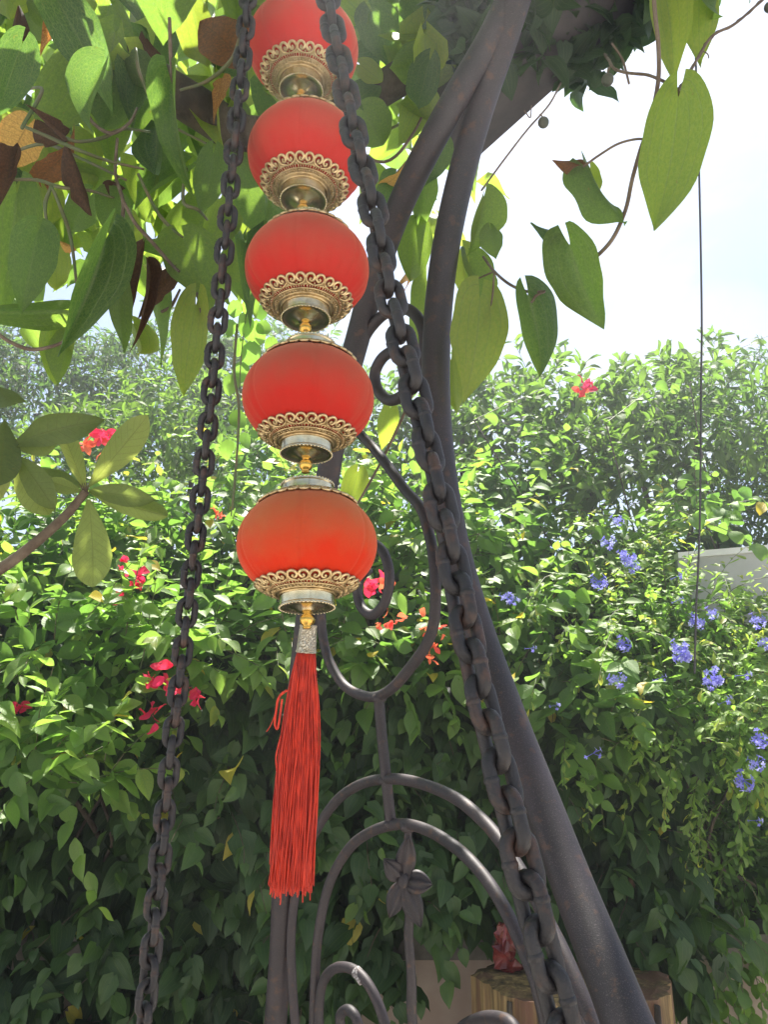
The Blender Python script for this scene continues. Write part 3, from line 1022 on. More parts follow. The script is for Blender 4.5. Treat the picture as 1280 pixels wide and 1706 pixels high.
# --- flowers
def petal_cluster(kind, mat, n, L, seed, name, flat=False):
    r = np.random.default_rng(seed)
    VV, AA, FF = [], [], []
    off = 0
    for i in range(n):
        V, A, F = tpl(kind, int(r.integers(0, 6)), 'mid')
        if flat:
            a = 2 * PI * i / n
            d = unit([math.cos(a), math.sin(a), .25]); nn = np.array([0, 0, 1.0])
            b = np.array([0, 0, 0.0])
        else:
            a = 2.4 * i
            g = i // 3
            cen = r.normal(0, .35, 3) * L if n > 3 else np.zeros(3)
            ax = unit(r.normal(0, 1, 3) + [0, 0, .3])
            d = unit(r.normal(0, .8, 3) + [0, 0, .2]); nn = r.normal(0, 1, 3); b = cen
        s, d, nn = frame_from(d, nn)
        l = L * r.uniform(.8, 1.15)
        W = b + l * (V[:, 0:1] * s + V[:, 1:2] * d + V[:, 2:3] * nn)
        VV.append(W); FF += (F + off).tolist()
        AA.append(np.column_stack([A, np.full(len(V), r.uniform(0, 1))]))
        off += len(V)
    me = bpy.data.meshes.new(name)
    me.from_pydata(np.vstack(VV).tolist(), [], FF)
    me.polygons.foreach_set("use_smooth", [True] * len(me.polygons))
    set_leaf_attr(me, np.vstack(AA))
    me.materials.append(mat)
    return me


def child_mesh(name, me, parent, loc, rot=(0, 0, 0), sc=1.0):
    o = bpy.data.objects.new(name, me)
    COL.objects.link(o); o.parent = parent
    o.location = Vector(np.asarray(loc) - rootloc(parent))
    o.rotation_euler = rot; o.scale = (sc, sc, sc)
    return o


def tint_mesh(me, lo, hi):
    at = me.attributes["leaf"].data
    a = np.empty(len(at) * 3, dtype=np.float32); at.foreach_get("vector", a)
    a = a.reshape(-1, 3); a[:, 2] = lo + a[:, 2] * (hi - lo); at.foreach_set("vector", a.ravel())
    return me


PINK = [tint_mesh(petal_cluster('bract', M_BRACT, 7, .042, 40 + i, "bract_cluster"), 0.0, .35) for i in range(3)]
CORAL = [tint_mesh(petal_cluster('bract', M_BRACT, 6, .040, 50 + i, "bract_cluster"), .55, 1.0) for i in range(3)]


def scene_obj(name):
    return bpy.data.objects[name]


def flowers(parent, meshes, spots, z):
    for i, (x, y, s) in enumerate(spots):
        zz = z - (.2 if y > 1100 and x < 400 else 0)
        child_mesh("bract_cluster", meshes[i % len(meshes)], parent, P(x, y, zz + rng.uniform(-.05, .05)), tuple(rng.uniform(0, 6.28, 3)), s * .92)


flowers(scene_obj("bougainvillea"), PINK, [(232, 955, 1.1), (222, 970, .7), (205, 935, .5), (195, 992, .6), (277, 1115, .9), (258, 1140, .9), (285, 1150, .7), (253, 1190, .9), (328, 1158, .9), (300, 1150, .6), (248, 1130, .5), (15, 1190, .8), (28, 1180, .7), (5, 1195, .6)], 2.2)
flowers(scene_obj("bougainvillea"), [CORAL[0], PINK[0]], [(150, 735, 1.5), (165, 728, 1.2), (140, 745, 1.3), (180, 722, 1.1), (138, 712, .9)], 2.9)
flowers(scene_obj("bougainvillea"), [CORAL[0]], [(358, 856, .6), (368, 862, .4)], 2.6)
flowers(scene_obj("coral_bougainvillea"), CORAL, [(660, 1038, .9), (632, 1042, .35), (718, 1035, .9), (724, 1050, .8), (722, 1078, .5), (716, 1095, .5), (640, 972, .7)], 2.08)
flowers(scene_obj("coral_bougainvillea"), PINK, [(615, 978, .9), (628, 972, .7)], 2.2)
flowers(scene_obj("middle_shrub"), [CORAL[0], PINK[1]], [(970, 650, 1.0), (978, 646, 1.2)], 3.5)


def plum_cluster(seed, nf):
    r = np.random.default_rng(seed)
    VV, AA, FF = [], [], []
    off = 0
    for k in range(nf):
        ax = unit(r.normal(0, 1, 3) + [0, -.6, .1])
        c = ax * .022 * r.uniform(.6, 1.2)
        s, d0, nn = frame_from(np.cross(ax, [.3, .2, 1]), ax)
        lay = r.uniform(0, 1)
        for i in range(5):
            a = 2 * PI * i / 5 + .3 * k
            V, A, F = tpl('spoon', i, 'lo')
            d = unit(math.cos(a) * s + math.sin(a) * d0 + ax * .3)
            sx_, dd, n2 = frame_from(d, ax)
            l = .0105 * r.uniform(.85, 1.1)
            W = c + l * (V[:, 0:1] * 1.35 * sx_ + V[:, 1:2] * dd + V[:, 2:3] * .5 * n2)
            VV.append(W); FF += (F + off).tolist()
            AA.append(np.column_stack([A * 0 + .3, np.full(len(V), lay)])); off += len(V)
        mbt = MB(); mbt.tube([c * .05, c * .6, c], [.0006, .0011], 4, cap=False)
        V = np.vstack(mbt.V); VV.append(V); FF += [tuple(np.array(f) + off) for f in mbt.F]
        AA.append(np.column_stack([np.full((len(V), 2), .3), np.full(len(V), .1)])); off += len(V)
    me = bpy.data.meshes.new("flower_cluster")
    me.from_pydata(np.vstack(VV).tolist(), [], [tuple(int(q) for q in f) for f in FF])
    set_leaf_attr(me, np.vstack(AA)); me.materials.append(M_BLUE)
    return me


PL = [plum_cluster(70 + i, n) for i, n in enumerate((16, 12, 9, 4))]
for (x, y, s, k, z) in ((1138, 1090, 1.15, 0, 2.25), (1132, 1078, 1.0, 1, 2.25), (1190, 1128, 1.15, 0, 2.2), (1185, 1140, .9, 2, 2.2), (1047, 930, 1.0, 1, 2.55), (1055, 945, .9, 2, 2.55), (1038, 925, .7, 2, 2.55),
                        (998, 968, 1.0, 1, 2.45), (1016, 905, .9, 2, 2.7), (1028, 868, .8, 2, 2.8), (845, 998, .9, 2, 2.45), (858, 1000, .7, 3, 2.45), (1038, 1072, 1.0, 1, 2.3), (1030, 1135, 1.1, 2, 2.2),
                        (1160, 1035, 1.0, 1, 2.4), (1185, 1022, .8, 2, 2.45), (1262, 1035, 1.0, 2, 2.35), (1275, 1075, 1.0, 2, 2.3), (1210, 1168, .8, 3, 2.2), (1265, 1230, 1.1, 1, 2.1), (1240, 1300, 1.2, 1, 2.1),
                        (1262, 1272, 1.0, 2, 2.1), (1260, 1367, .7, 3, 2.1), (989, 1255, .9, 3, 2.1), (926, 1175, .6, 3, 2.2), (1130, 960, .7, 3, 2.5), (885, 1080, .6, 3, 2.3), (1100, 1130, .7, 3, 2.2), (1240, 1125, .8, 3, 2.2), (1130, 1000, .6, 3, 2.4)):
    z -= .12
    child_mesh("flower_cluster", PL[k], scene_obj("plumbago"), P(x, y, z), (rng.uniform(-.4, .4), rng.uniform(-.4, .4), rng.uniform(-.5, .5)), s * z / 2.2 * 1.0)

# --- grey sheet behind the plumbago
t = thing("roof_panel", P(1210, 960, 2.8), "grey metal sheet with a pale top edge showing behind the plumbago", "panel")
a, b = P(1128, 932, 2.8), P(1330, 915, 2.8)
ax = (b - a) / 2
dn = np.array([0, .25, -1.0]) * .12
nrm = unit(np.cross(ax, dn)) * .012
mb = MB(); mb.box((a + b) / 2 + dn, ax, dn, nrm); build("sheet", mb, M_PANEL, t, smooth=False)
mb = MB(); mb.box((a + b) / 2 + np.array([0, -.005, .008]), ax * 1.01, np.array([0, .022, 0]), np.array([0, 0, .011])); build("edge_strip", mb, M_TRIM, t, smooth=False)

# --- stump with things
sc_ = np.array([.463, 2.18, 0])
t = thing("tree_stump", sc_, "large cut tree stump with split yellow wood below the hanging creeper", "stump")
mb = MB()
V, F = [], []
SEG = 96
rr = lambda a, h: .235 * (1 + .05 * math.sin(3 * a + .5) + .03 * math.sin(7 * a) + .018 * math.sin(23 * a + 3 * h) + .012 * math.sin(41 * a)) * (1 + .16 * max(0, .5 - h) ** 1.5)
hs = [0, .15, .3, .45, .6, .7, .8, .88, .918]
for h in hs:
    for k in range(SEG):
        a = 2 * PI * k / SEG
        r_ = rr(a, h)
        V.append((sc_[0] + r_ * math.cos(a), sc_[1] + r_ * math.sin(a), h))
for k in range(SEG):
    a = 2 * PI * k / SEG
    r_ = rr(a, .91) * .9
    V.append((sc_[0] + r_ * math.cos(a), sc_[1] + r_ * math.sin(a), .922 + .006 * math.sin(9 * a)))
for i in range(len(hs)):
    for k in range(SEG):
        k2 = (k + 1) % SEG
        F.append((i * SEG + k, i * SEG + k2, (i + 1) * SEG + k2, (i + 1) * SEG + k))
F.append(tuple(len(hs) * SEG + k for k in range(SEG)))
mb.add(V, F); build("trunk", mb, M_WOOD, t, autosmooth=50)
for a in (3.9, 4.25, 4.62, 5.0, 5.42):                   # strips of bark left on the side
    mb = MB()
    pts = [(sc_[0] + (rr(a, h) + .003) * math.cos(a + .06 * math.sin(h * 6)), sc_[1] + (rr(a, h) + .003) * math.sin(a + .06 * math.sin(h * 6)), h) for h in np.linspace(.02, .91, 12)]
    mb.tube(pts, [.03, .016, .022, .012], 6, squash=.5)
    build("bark_strip", mb, M_BARK, t)

bp = P(850, 1578, 2.0)
bp[2] = .875
mb = MB(); V, F = [], []
nr = np.random.default_rng(5)
rings = 9
for i in range(rings):
    tt_ = i / (rings - 1)
    for k in range(16):
        a = 2 * PI * k / 16
        r_ = (.036 * (1 - .6 * tt_) + .004) * (1 + .28 * nr.normal())
        V.append((bp[0] - .012 * tt_ + r_ * math.cos(a), bp[1] + r_ * math.sin(a) * .8, .926 + .10 * tt_ + .006 * nr.normal() * (i > 0)))
for i in range(rings - 1):
    for k in range(16):
        k2 = (k + 1) % 16
        F.append((i * 16 + k, i * 16 + k2, (i + 1) * 16 + k2, (i + 1) * 16 + k))
F.append(tuple((rings - 1) * 16 + k for k in range(16)))
mb.add(V, F)
tag(build("plastic_bag", mb, M_BAG, smooth=False), "crumpled dark red plastic bag standing on the tree stump", "bag")

# bare woody trunks near the stump
for lab, pts, r0, r1 in (("knobbly pale brown trunk rising behind the tall iron pole out of the creeper", [P(1046, 1625, 2.2), P(1052, 1560, 2.2), P(1048, 1490, 2.22), P(1062, 1455, 2.25), P(1084, 1425, 2.3), P(1100, 1360, 2.4)], .016, .009),
                         ("thick dark root leaning down beside the stump towards the low wall", [P(1062, 1590, 2.45), P(1080, 1640, 2.4), P(1105, 1690, 2.35), P(1130, 1760, 2.3)], .03, .05),
                         ("dark twisted stem in the gap between the creeper and the trailing bush", [P(1140, 1570, 2.5), P(1128, 1500, 2.5), P(1112, 1430, 2.52), P(1096, 1380, 2.55), P(1108, 1330, 2.55)], .017, .008)):
    pts = catmull(pts, 6)
    mb = MB(); mb.tube(pts, [r0, r1], 9)
    o = thing("woody_stem", pts[0], lab, "stem")
    build("bark", mb, M_BRANCH if "pale" in lab else M_BARK, o)
    m2 = MB()
    for k in range(5):
        q = pts[int(len(pts) * (.15 + .16 * k))]
        m2 = MB(); m2.ball(q + rng.normal(0, .006, 3), r0 * .9, 7, 5, (1, 1, 1.3)); build("knot", m2, M_BRANCH if "pale" in lab else M_BARK, o)

# =================================================================== IRON SWING FRAME
def pxpath(pts, n=7):
    return catmull([P(*p) for p in pts], n)


LZ = ([-200, 200, 560, 1000, 1650, 1800], [1.0, 1.1, 1.3, 1.35, 1.38, 1.39])
RZ = ([-200, 100, 540, 960, 1330, 1650, 1800], [1.05, 1.13, 1.12, 1.0, .82, .68, .64])
XL = ([100, 200, 560, 1000, 1600, 1750], [800, 760, 600, 520, 465, 460])
XR = ([100, 170, 540, 960, 1330, 1650, 1750], [820, 800, 730, 770, 900, 1030, 1060])


def fz(px, py):
    t = (px - np.interp(py, *XL)) / (np.interp(py, *XR) - np.interp(py, *XL) + 1e-6)
    t = min(max(t, -.1), 1.1)
    return (1 - t) * np.interp(py, *LZ) + t * np.interp(py, *RZ)


def fr(pts, n=8):
    return catmull([P(x, y, fz(x, y)) for x, y in pts], n)


frame = thing("garden_swing", P(640, 1400, 1.2), "dark wrought iron swing frame with two bowed poles and scrollwork between them", "swing frame")
TR = .0202
mb = MB(); mb.tube(pxpath([(1075, 1780, .63), (1040, 1690, .665), (1005, 1600, .70), (955, 1475, .755), (900, 1330, .82), (850, 1200, .885), (800, 1060, .955), (762, 930, 1.01), (738, 800, 1.05), (727, 670, 1.09), (729, 540, 1.12), (742, 420, 1.13), (767, 300, 1.14), (801, 180, 1.14), (842, 60, 1.12), (880, -60, 1.08), (910, -160, 1.04)]), [.0225, .0205, TR, TR, TR], 20)
build("pole", mb, M_IRON, frame)
mb = MB(); mb.tube(pxpath([(452, 1790, 1.39), (460, 1690, 1.385), (468, 1580, 1.38), (472, 1480, 1.37), (480, 1330, 1.37), (495, 1180, 1.36), (512, 1030, 1.35), (530, 900, 1.34), (552, 760, 1.33), (573, 650, 1.31), (597, 560, 1.29), (625, 460, 1.25), (664, 350, 1.19), (712, 250, 1.15), (765, 155, 1.13), (815, 70, 1.12), (855, -10, 1.11)]), [TR, TR, TR], 20)
build("pole", mb, M_IRON, frame)
RODS = [
    [(602, 572), (618, 546), (640, 524), (668, 513), (692, 524), (706, 552), (707, 590), (696, 625), (676, 655), (650, 667), (630, 650), (625, 622), (637, 597), (655, 586), (672, 592)],
    [(575, 700), (611, 734), (639, 767), (672, 812), (701, 846), (714, 885), (722, 925), (726, 981), (723, 1037), (709, 1077), (681, 1116), (653, 1147), (625, 1161), (597, 1156), (574, 1142), (556, 1116), (543, 1085), (536, 1040), (538, 990), (552, 945), (580, 912), (608, 900), (632, 912), (645, 935), (649, 968), (641, 1004), (622, 1024), (604, 1014), (596, 990), (600, 962), (614, 950)],
    [(493, 1720), (487, 1640), (485, 1560), (492, 1490), (507, 1430), (530, 1378), (560, 1335), (592, 1311), (625, 1300), (665, 1298), (710, 1308), (760, 1330), (800, 1362), (832, 1398), (870, 1455), (905, 1520), (940, 1590), (970, 1660), (992, 1720)],
    [(522, 1730), (524, 1650), (530, 1560), (548, 1475), (580, 1416), (618, 1386), (665, 1373), (710, 1382), (760, 1412), (803, 1455), (838, 1508), (868, 1570), (895, 1640), (915, 1720)],
    [(535, 1740), (531, 1690), (537, 1640), (555, 1615), (580, 1612), (604, 1627), (625, 1660), (640, 1700), (650, 1740)],
    [(568, 1715), (567, 1692), (579, 1682), (592, 1693), (600, 1718)],
    [(750, 1740), (772, 1712), (800, 1698), (828, 1696), (852, 1706), (870, 1735)],
]
for i, rpts in enumerate(RODS):
    mb = MB(); mb.tube(fr(rpts, 7), .0080 if i != 0 else .0090, 12)
    build("scroll_rod", mb, M_IRON, frame)
mb = MB(); mb.tube(fr([(631, 1158), (635, 1210), (641, 1270), (645, 1310), (652, 1374)]), .0082, 12); build("upright_rod", mb, M_IRON, frame)
mb = MB(); mb.tube(fr([(679, 1376), (680, 1400), (678, 1440), (682, 1520), (681, 1560), (684, 1600), (686, 1640), (686, 1680), (690, 1730)]), [.0050, .0065, .007, .0072, .0068, .0078, .007], 10); build("upright_rod", mb, M_IRON, frame)
mb = MB()
for (x, y) in ((632, 1163), (642, 1300), (652, 1373), (680, 1378)):
    mb.ball(P(x, y, fz(x, y)), .0105, 10, 7, (1.15, 1, .8))
o = build("weld_beads", mb, M_IRON, frame); o["kind"] = "stuff"
mb = MB(); mb.tube(fr([(594, 1619), (600, 1625), (606, 1634)], 3), .0093, 10, cap=True); o = build("paint_chip", mb, simple_mat("bare_primer", (.35, .33, .33), (.12, .1, .1), 260, .7, lo=.45, hi=.55), frame)
o["label"] = "pale patch where the paint has chipped"


def petal(c, tip, width, lift, name="petal"):
    """ribbed leaf-shaped iron petal from c to tip (world), camera-facing"""
    c, tip = np.array(c), np.array(tip)
    d = tip - c
    L = np.linalg.norm(d)
    nrm = unit(EYE - c)
    s, d, n = frame_from(d, nrm)
    nu, nv = 14, 10
    V, F = [], []
    for side in (1, -1):
        for i in range(nu + 1):
            u = i / nu
            w = width * (math.sin(PI * min(1, u * .93 + .07)) ** .75) * (1 - .25 * u)
            for j in range(nv + 1):
                v = -1 + 2 * j / nv
                th = .0055 * math.sqrt(max(0, 1 - v * v)) + .0022 * math.cos(v * PI * 2.5) * (1 - abs(v) ** 4)
                lft = lift * math.sin(u * 2.2) * L
                V.append(c + d * u * L + s * v * w + n * (side * (th + .0006) + lft - .012 * (v * v) * side * 0))
    off = (nu + 1) * (nv + 1)
    for q in range(2):
        for i in range(nu):
            for j in range(nv):
                a = q * off + i * (nv + 1) + j
                f = (a, a + 1, a + nv + 2, a + nv + 1)
                F.append(f if q == 0 else f[::-1])
    for i in range(nu):
        for j in (0, nv):
            a = i * (nv + 1) + j
            f = (a, a + nv + 1, a + nv + 1 + off, a + off)
            F.append(f if j == 0 else f[::-1])
    mb = MB(); mb.add(V, F)
    return build(name, mb, M_IRON, ornament)


oz = fz(672, 1466) - .008
ornament = build("flower_ornament", MB().ball(P(672, 1466, oz - .008), .0085, 12, 8, (1, .8, 1.4)), M_IRON, frame)
for (x, y, w_, l_) in ((682, 1390, .0165, .05), (639, 1430, .0165, .14), (721, 1474, .0185, .14), (650, 1527, .0165, .05), (700, 1541, .0175, .1)):
    petal(P(672 + (x - 672) * .06, 1466 + (y - 1466) * .06, oz), P(x, y, oz - .004), w_, l_)

# cross beam running up and over the viewer from the pole tops
beam = thing("cross_beam", P(800, 120, 1.3), "dark weathered top beam the iron poles run up to, fringed with creeper leaves", "beam")
a, b = P(735, 222, 1.42), P(1290, -300, 1.12)
ax = (b - a) / 2
sdv = unit(np.cross(ax, [0, 0, 1.0]))
upb = unit(np.cross(sdv, ax))
mb = MB(); mb.box((a + b) / 2 + sdv * .0, ax, sdv * .072, upb * .03); build("timber", mb, M_BEAM, beam, smooth=False)

# =================================================================== CHAINS
def link_mesh(pitch, wire, width, var=0):
    mb = MB()
    L = pitch / 2 + wire * .5
    Wd = width / 2 - wire / 2
    pts = []
    n = 9
    for k in range(n):
        a = -PI / 2 + PI * k / (n - 1)
        pts.append((Wd * math.sin(a) if False else Wd * math.cos(a - 0) * 0 + Wd * math.sin(a), 0, (L - Wd) + Wd * math.cos(a)))
    for k in range(n):
        a = PI / 2 + PI * k / (n - 1)
        pts.append((Wd * math.sin(a), 0, -(L - Wd) + Wd * math.cos(a)))
    mb.tube(pts, wire / 2, 12, closed=True)
    wp = np.array([Wd, 0, .001 * var])
    mb.lathe([(wire * .44, -wire * .3), (wire * .56, -wire * .12), (wire * .575, wire * .05), (wire * .53, wire * .2), (wire * .44, wire * .32)], 12, center=wp)
    me = mb.mesh("chain_link"); me.materials.append(M_CHAIN)
    return me


def chain(label, path, pitch, wire, width, roll0, roll1, group):
    pts = catmull([P(*p) for p in path], 40)
    seg = np.linalg.norm(np.diff(pts, axis=0), axis=1)
    cum = np.concatenate([[0], np.cumsum(seg)])
    n = int(cum[-1] / pitch)
    root = thing("swing_chain", pts[0], label, "chain", group)
    mes = [link_mesh(pitch, wire * q, width * (2 - q) ** .5, v) for v, q in enumerate((1, .97, 1.03, 1.0))]
    r0 = rootloc(root)
    for i in range(n):
        s = (i + .5) * pitch
        p = np.array([np.interp(s, cum, pts[:, k]) for k in range(3)])
        q = np.array([np.interp(min(s + pitch * .6, cum[-1]), cum, pts[:, k]) for k in range(3)])
        t = unit(q - p)
        f = i / n
        roll = R(roll0 + (roll1 - roll0) * f) + (PI / 2 if i % 2 else 0) + rng.normal(0, .13)
        view = unit(p - EYE)
        xax = unit(np.cross(t, view)); 
        yax = np.cross(t, xax)
        X = math.cos(roll) * xax + math.sin(roll) * yax
        Y = np.cross(t, X)
        o = bpy.data.objects.new("chain_link", mes[int(rng.integers(0, 4))])
        COL.objects.link(o); o.parent = root
        M = np.eye(4); M[:3, 0], M[:3, 1], M[:3, 2] = X, Y, t
        M[:3, 3] = p - r0
        o.matrix_local = Matrix(M.tolist())
    return root


G = "chains carrying the swing seat"
chain("thinner looking black swing chain hanging clear of the lanterns over the bougainvillea", [(231, 1760, .765), (240, 1700, .77), (262, 1480, .80), (283, 1270, .83), (300, 1120, .85), (318, 960, .87), (337, 800, .885), (352, 650, .90), (366, 500, .915), (381, 340, .93), (396, 180, .95), (408, 60, .965), (417, -60, .98), (425, -200, 1.0)],
      .0212, .0078, .0240, 26, -20, G)
chain("large near rusty swing chain crossing in front of upper lanterns and tall pole", [(968, 1790, .375), (935, 1690, .385), (893, 1530, .40), (862, 1400, .415), (828, 1260, .435), (795, 1130, .455), (768, 1000, .475), (737, 850, .50), (700, 690, .53), (673, 580, .55), (645, 470, .575), (622, 350, .60), (594, 240, .63), (570, 120, .66), (552, 30, .69), (540, -60, .71), (528, -200, .74)],
      .0212, .0080, .0228, 42, 2, G)

# =================================================================== LANTERNS
LA, LB = .0745, .0575
NSEG = 192


def lantern_body_mesh(var):
    r = np.random.default_rng(200 + var)
    ang = np.linspace(0, 2 * PI, NSEG, endpoint=False)
    ts = np.linspace(R(20), R(160), 72)
    ph = r.uniform(0, 6.28)
    pl = sum(r.uniform(.3, 1) * np.sin(ang * k + r.uniform(0, 6)) for k in (9, 14, 22, 31)) / 2.2
    V = []
    seam = np.abs(((ang + ph) / (2 * PI / 6)) % 1 - .5) * (2 * PI / 6)
    seamd = np.exp(-(seam / .03) ** 2)
    for t in ts:
        s, c = math.sin(t), math.cos(t)
        rr_ = LA * s ** .94
        z = LB * c
        low = math.exp(-((PI - t) - R(22)) / .36) * .0036
        top = math.exp(-(t - R(22)) / .22) * .0018
        d = pl * (low + top) - seamd * .0013
        V += [((rr_ + q) * math.cos(a), (rr_ + q) * math.sin(a), z) for a, q in zip(ang, d)]
    F = []
    for i in range(len(ts) - 1):
        for k in range(NSEG):
            k2 = (k + 1) % NSEG
            F.append((i * NSEG + k, (i + 1) * NSEG + k, (i + 1) * NSEG + k2, i * NSEG + k2))
    me = bpy.data.meshes.new("silk_body")
    me.from_pydata(V, [], F)
    me.polygons.foreach_set("use_smooth", [True] * len(F))
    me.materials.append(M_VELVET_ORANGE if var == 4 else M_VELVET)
    return me


def cs(theta, s, off=0.0):
    """collar surface: theta around, s outward from the cap to the scalloped edge (bottom collar)"""
    r = .0285 + .0235 * s
    z = -LB * math.sqrt(max(0, 1 - (r / LA) ** 2)) - .0022 - .0008 * s
    return np.array([(r + off) * math.cos(theta), (r + off) * math.sin(theta), z - off])


NU = 14
UA = 2 * PI / NU


def upath(pts, n=5):
    q = catmull([(u, s, 0) for u, s in pts], n)
    return np.array([cs(p[0] * UA, p[1], .0005) for p in q])


def scroll_mesh():
    mb = MB()
    for sg in (1, -1):
        mb.tube(upath([(sg * .04, .60), (sg * .22, .64), (sg * .43, .74), (sg * .48, .90), (sg * .36, 1.06), (sg * .17, 1.07), (sg * .05, .94), (sg * .12, .79), (sg * .24, .78), (sg * .27, .86), (sg * .2, .9)], 4), [.0012, .0018, .0017, .0016, .0014], 6)
        mb.tube(upath([(sg * .36, .36), (sg * .36, .24), (sg * .12, .24), (sg * .12, .31), (sg * .24, .31)], 2), .0007, 4)
    for u in (-.4, -.24, -.08, .08, .24, .4):
        mb.tube(np.array([cs(u * UA, .44, .0003), cs(u * UA, .60, .0003)]), .00065, 4)
    mb.ball(cs(0, .70, .001), .0013, 6, 4)
    mb.ball(cs(.5 * UA, .66, .001), .0012, 6, 4)
    me = mb.mesh("scroll"); me.materials.append(M_GOLD)
    return me


def collar_base_mesh():
    mb = MB()
    ang = np.linspace(0, 2 * PI, 72, endpoint=False)
    for s, r in ((.62, .0009), (.42, .0008), (.19, .0009), (.02, .0012)):
        mb.tube(np.array([cs(a, s, .0003) for a in ang]), r, 6, closed=True)
    V = [cs(a, s, -.0003) for s in (0, .15, .3, .43) for a in ang]
    F = []
    for i in range(3):
        for k in range(72):
            k2 = (k + 1) % 72
            F.append((i * 72 + k, i * 72 + k2, (i + 1) * 72 + k2, (i + 1) * 72 + k))
    mb.add(V, F)
    me = mb.mesh("collar"); me.materials.append(M_GOLD)
    return me


def cap_mesh():
    mb = MB()
    z0 = -.0500
    mb.lathe([(.0262, z0), (.0285, z0 - .0005), (.0289, z0 - .002), (.0280, z0 - .004), (.0280, z0 - .0155), (.0290, z0 - .0168), (.0290, z0 - .0182), (.0278, z0 - .0188), (.0255, z0 - .0178), (.018, z0 - .0182), (.0125, z0 - .0205), (.0095, z0 - .0222), (.0075, z0 - .0235), (.0001, z0 - .0240)], 64)
    me = mb.mesh("cap"); me.materials.append(M_BRASS)
    me.set_sharp_from_angle(angle=R(35))
    return me


def dots_mesh():
    mb = MB()
    for k in range(44):
        a = 2 * PI * k / 44
        mb.ball((.0286 * math.cos(a), .0286 * math.sin(a), -.0500 - .0184), .00125, 6, 4)
    me = mb.mesh("rim_beads"); me.materials.append(M_BRASS)
    return me


ME_SCROLL, ME_COLLAR, ME_CAP, ME_DOTS = scroll_mesh(), collar_base_mesh(), cap_mesh(), dots_mesh()
mb = MB(); mb.lathe([(.0001, .0092), (.0038, .009), (.0046, .0080), (.0038, .0066), (.0056, .0054), (.0070, .0034), (.0076, .001), (.0074, -.0012), (.0064, -.0036), (.0046, -.0055), (.0038, -.0064), (.0046, -.0072), (.0044, -.0082), (.0030, -.009), (.0001, -.009)], 32)
ME_JOINT = mb.mesh("bead"); ME_JOINT.materials.append(M_BEAD)


def add_child(name, me, parent, M=None, kind=None, label=None):
    o = bpy.data.objects.new(name, me); COL.objects.link(o); o.parent = parent
    if M is not None: o.matrix_local = M
    if kind: o["kind"] = kind
    if label: o["label"] = label
    return o


def lantern(px, py, z, label, var, tilt, yaw, last=False):
    c = P(px, py, z)
    t = thing("lantern", c, label, "lantern", "string of five red lanterns")
    t.rotation_euler = (tilt[0], tilt[1], yaw)
    add_child("silk_body", lantern_body_mesh(var), t)
    for up in (False, True):
        M = Matrix.Rotation(PI, 4, 'X') if up else Matrix.Identity(4)
        col = add_child("collar", ME_COLLAR, t, M)
        for k in range(NU):
            add_child("scroll", ME_SCROLL, col, Matrix.Rotation(UA * (k + .5), 4, 'Z'))
        cp = add_child("cap", ME_CAP, t, M)
        add_child("rim_beads", ME_DOTS, cp, kind="stuff")
    add_child("bead", ME_JOINT, t, Matrix.Translation((0, 0, -.0815)))
    return t


LS = [(505, 82, 1.053, "topmost red lantern of the string, half behind the near chain at the upper edge", (.05, .0), .2),
      (511, 262, .993, "second red lantern from the top with vine leaves around it", (.02, .02), 1.0),
      (512, 450, .940, "middle red lantern of the string, in front of the sloping iron pole", (.0, .01), 2.1),
      (514, 664, .886, "fourth red lantern from the top with a seam down its face", (-.01, -.01), 3.0),
      (512, 908, .832, "lowest and most orange faded red lantern, with the tassel under it", (.04, -.025), 4.4)]
lans = [lantern(a_, b_, c_, d_, i, e_, f_) for i, (a_, b_, c_, d_, e_, f_) in enumerate(LS)]
mb = MB(); q0 = P(505, 82, 1.053); mb.tube([q0 + [0, 0, .07], q0 + [.004, 0, .25], q0 + [.0, 0, .5]], .0012, 6)
tag(build("cord_line", mb, M_THREAD), "thin red cord the string of lanterns hangs from among the leaves", "cord")

# tassel
tz = .80
T0 = P(513, 1036, .822)
ts_ = thing("tassel", T0, "long bright red thread tassel with a silver ferrule hanging below the lowest lantern", "tassel")
A0, A1 = P(514, 1041, .822), P(510, 1088, .818)
dirA = unit(A1 - A0)
s_, _, n_ = frame_from(-dirA, [0, -1, 0])
Mx = np.column_stack([s_, n_, -dirA]) if np.linalg.det(np.column_stack([s_, n_, -dirA])) > 0 else np.column_stack([s_, -n_, -dirA])
Lf = np.linalg.norm(A1 - A0)
mb = MB(); mb.lathe([(.0001, 0), (.0085, 0), (.0094, -.0012), (.0090, -.0025), (.0104, -Lf + .0035), (.0111, -Lf + .0022), (.0111, -Lf + .0006), (.0100, -Lf), (.004, -Lf + .001)], 40, center=A0, M=Mx)
build("ferrule", mb, M_FERRULE, ts_, autosmooth=40)
mb = MB(); mb.ball(P(514, 1034, .824), .0072, 20, 12, (1, 1, .8)); mb.ball(P(514, 1040, .824), .0048, 14, 8)
build("bead", mb, M_BEAD, ts_)
r = np.random.default_rng(9)
Tend = P(485, 1476, .79)


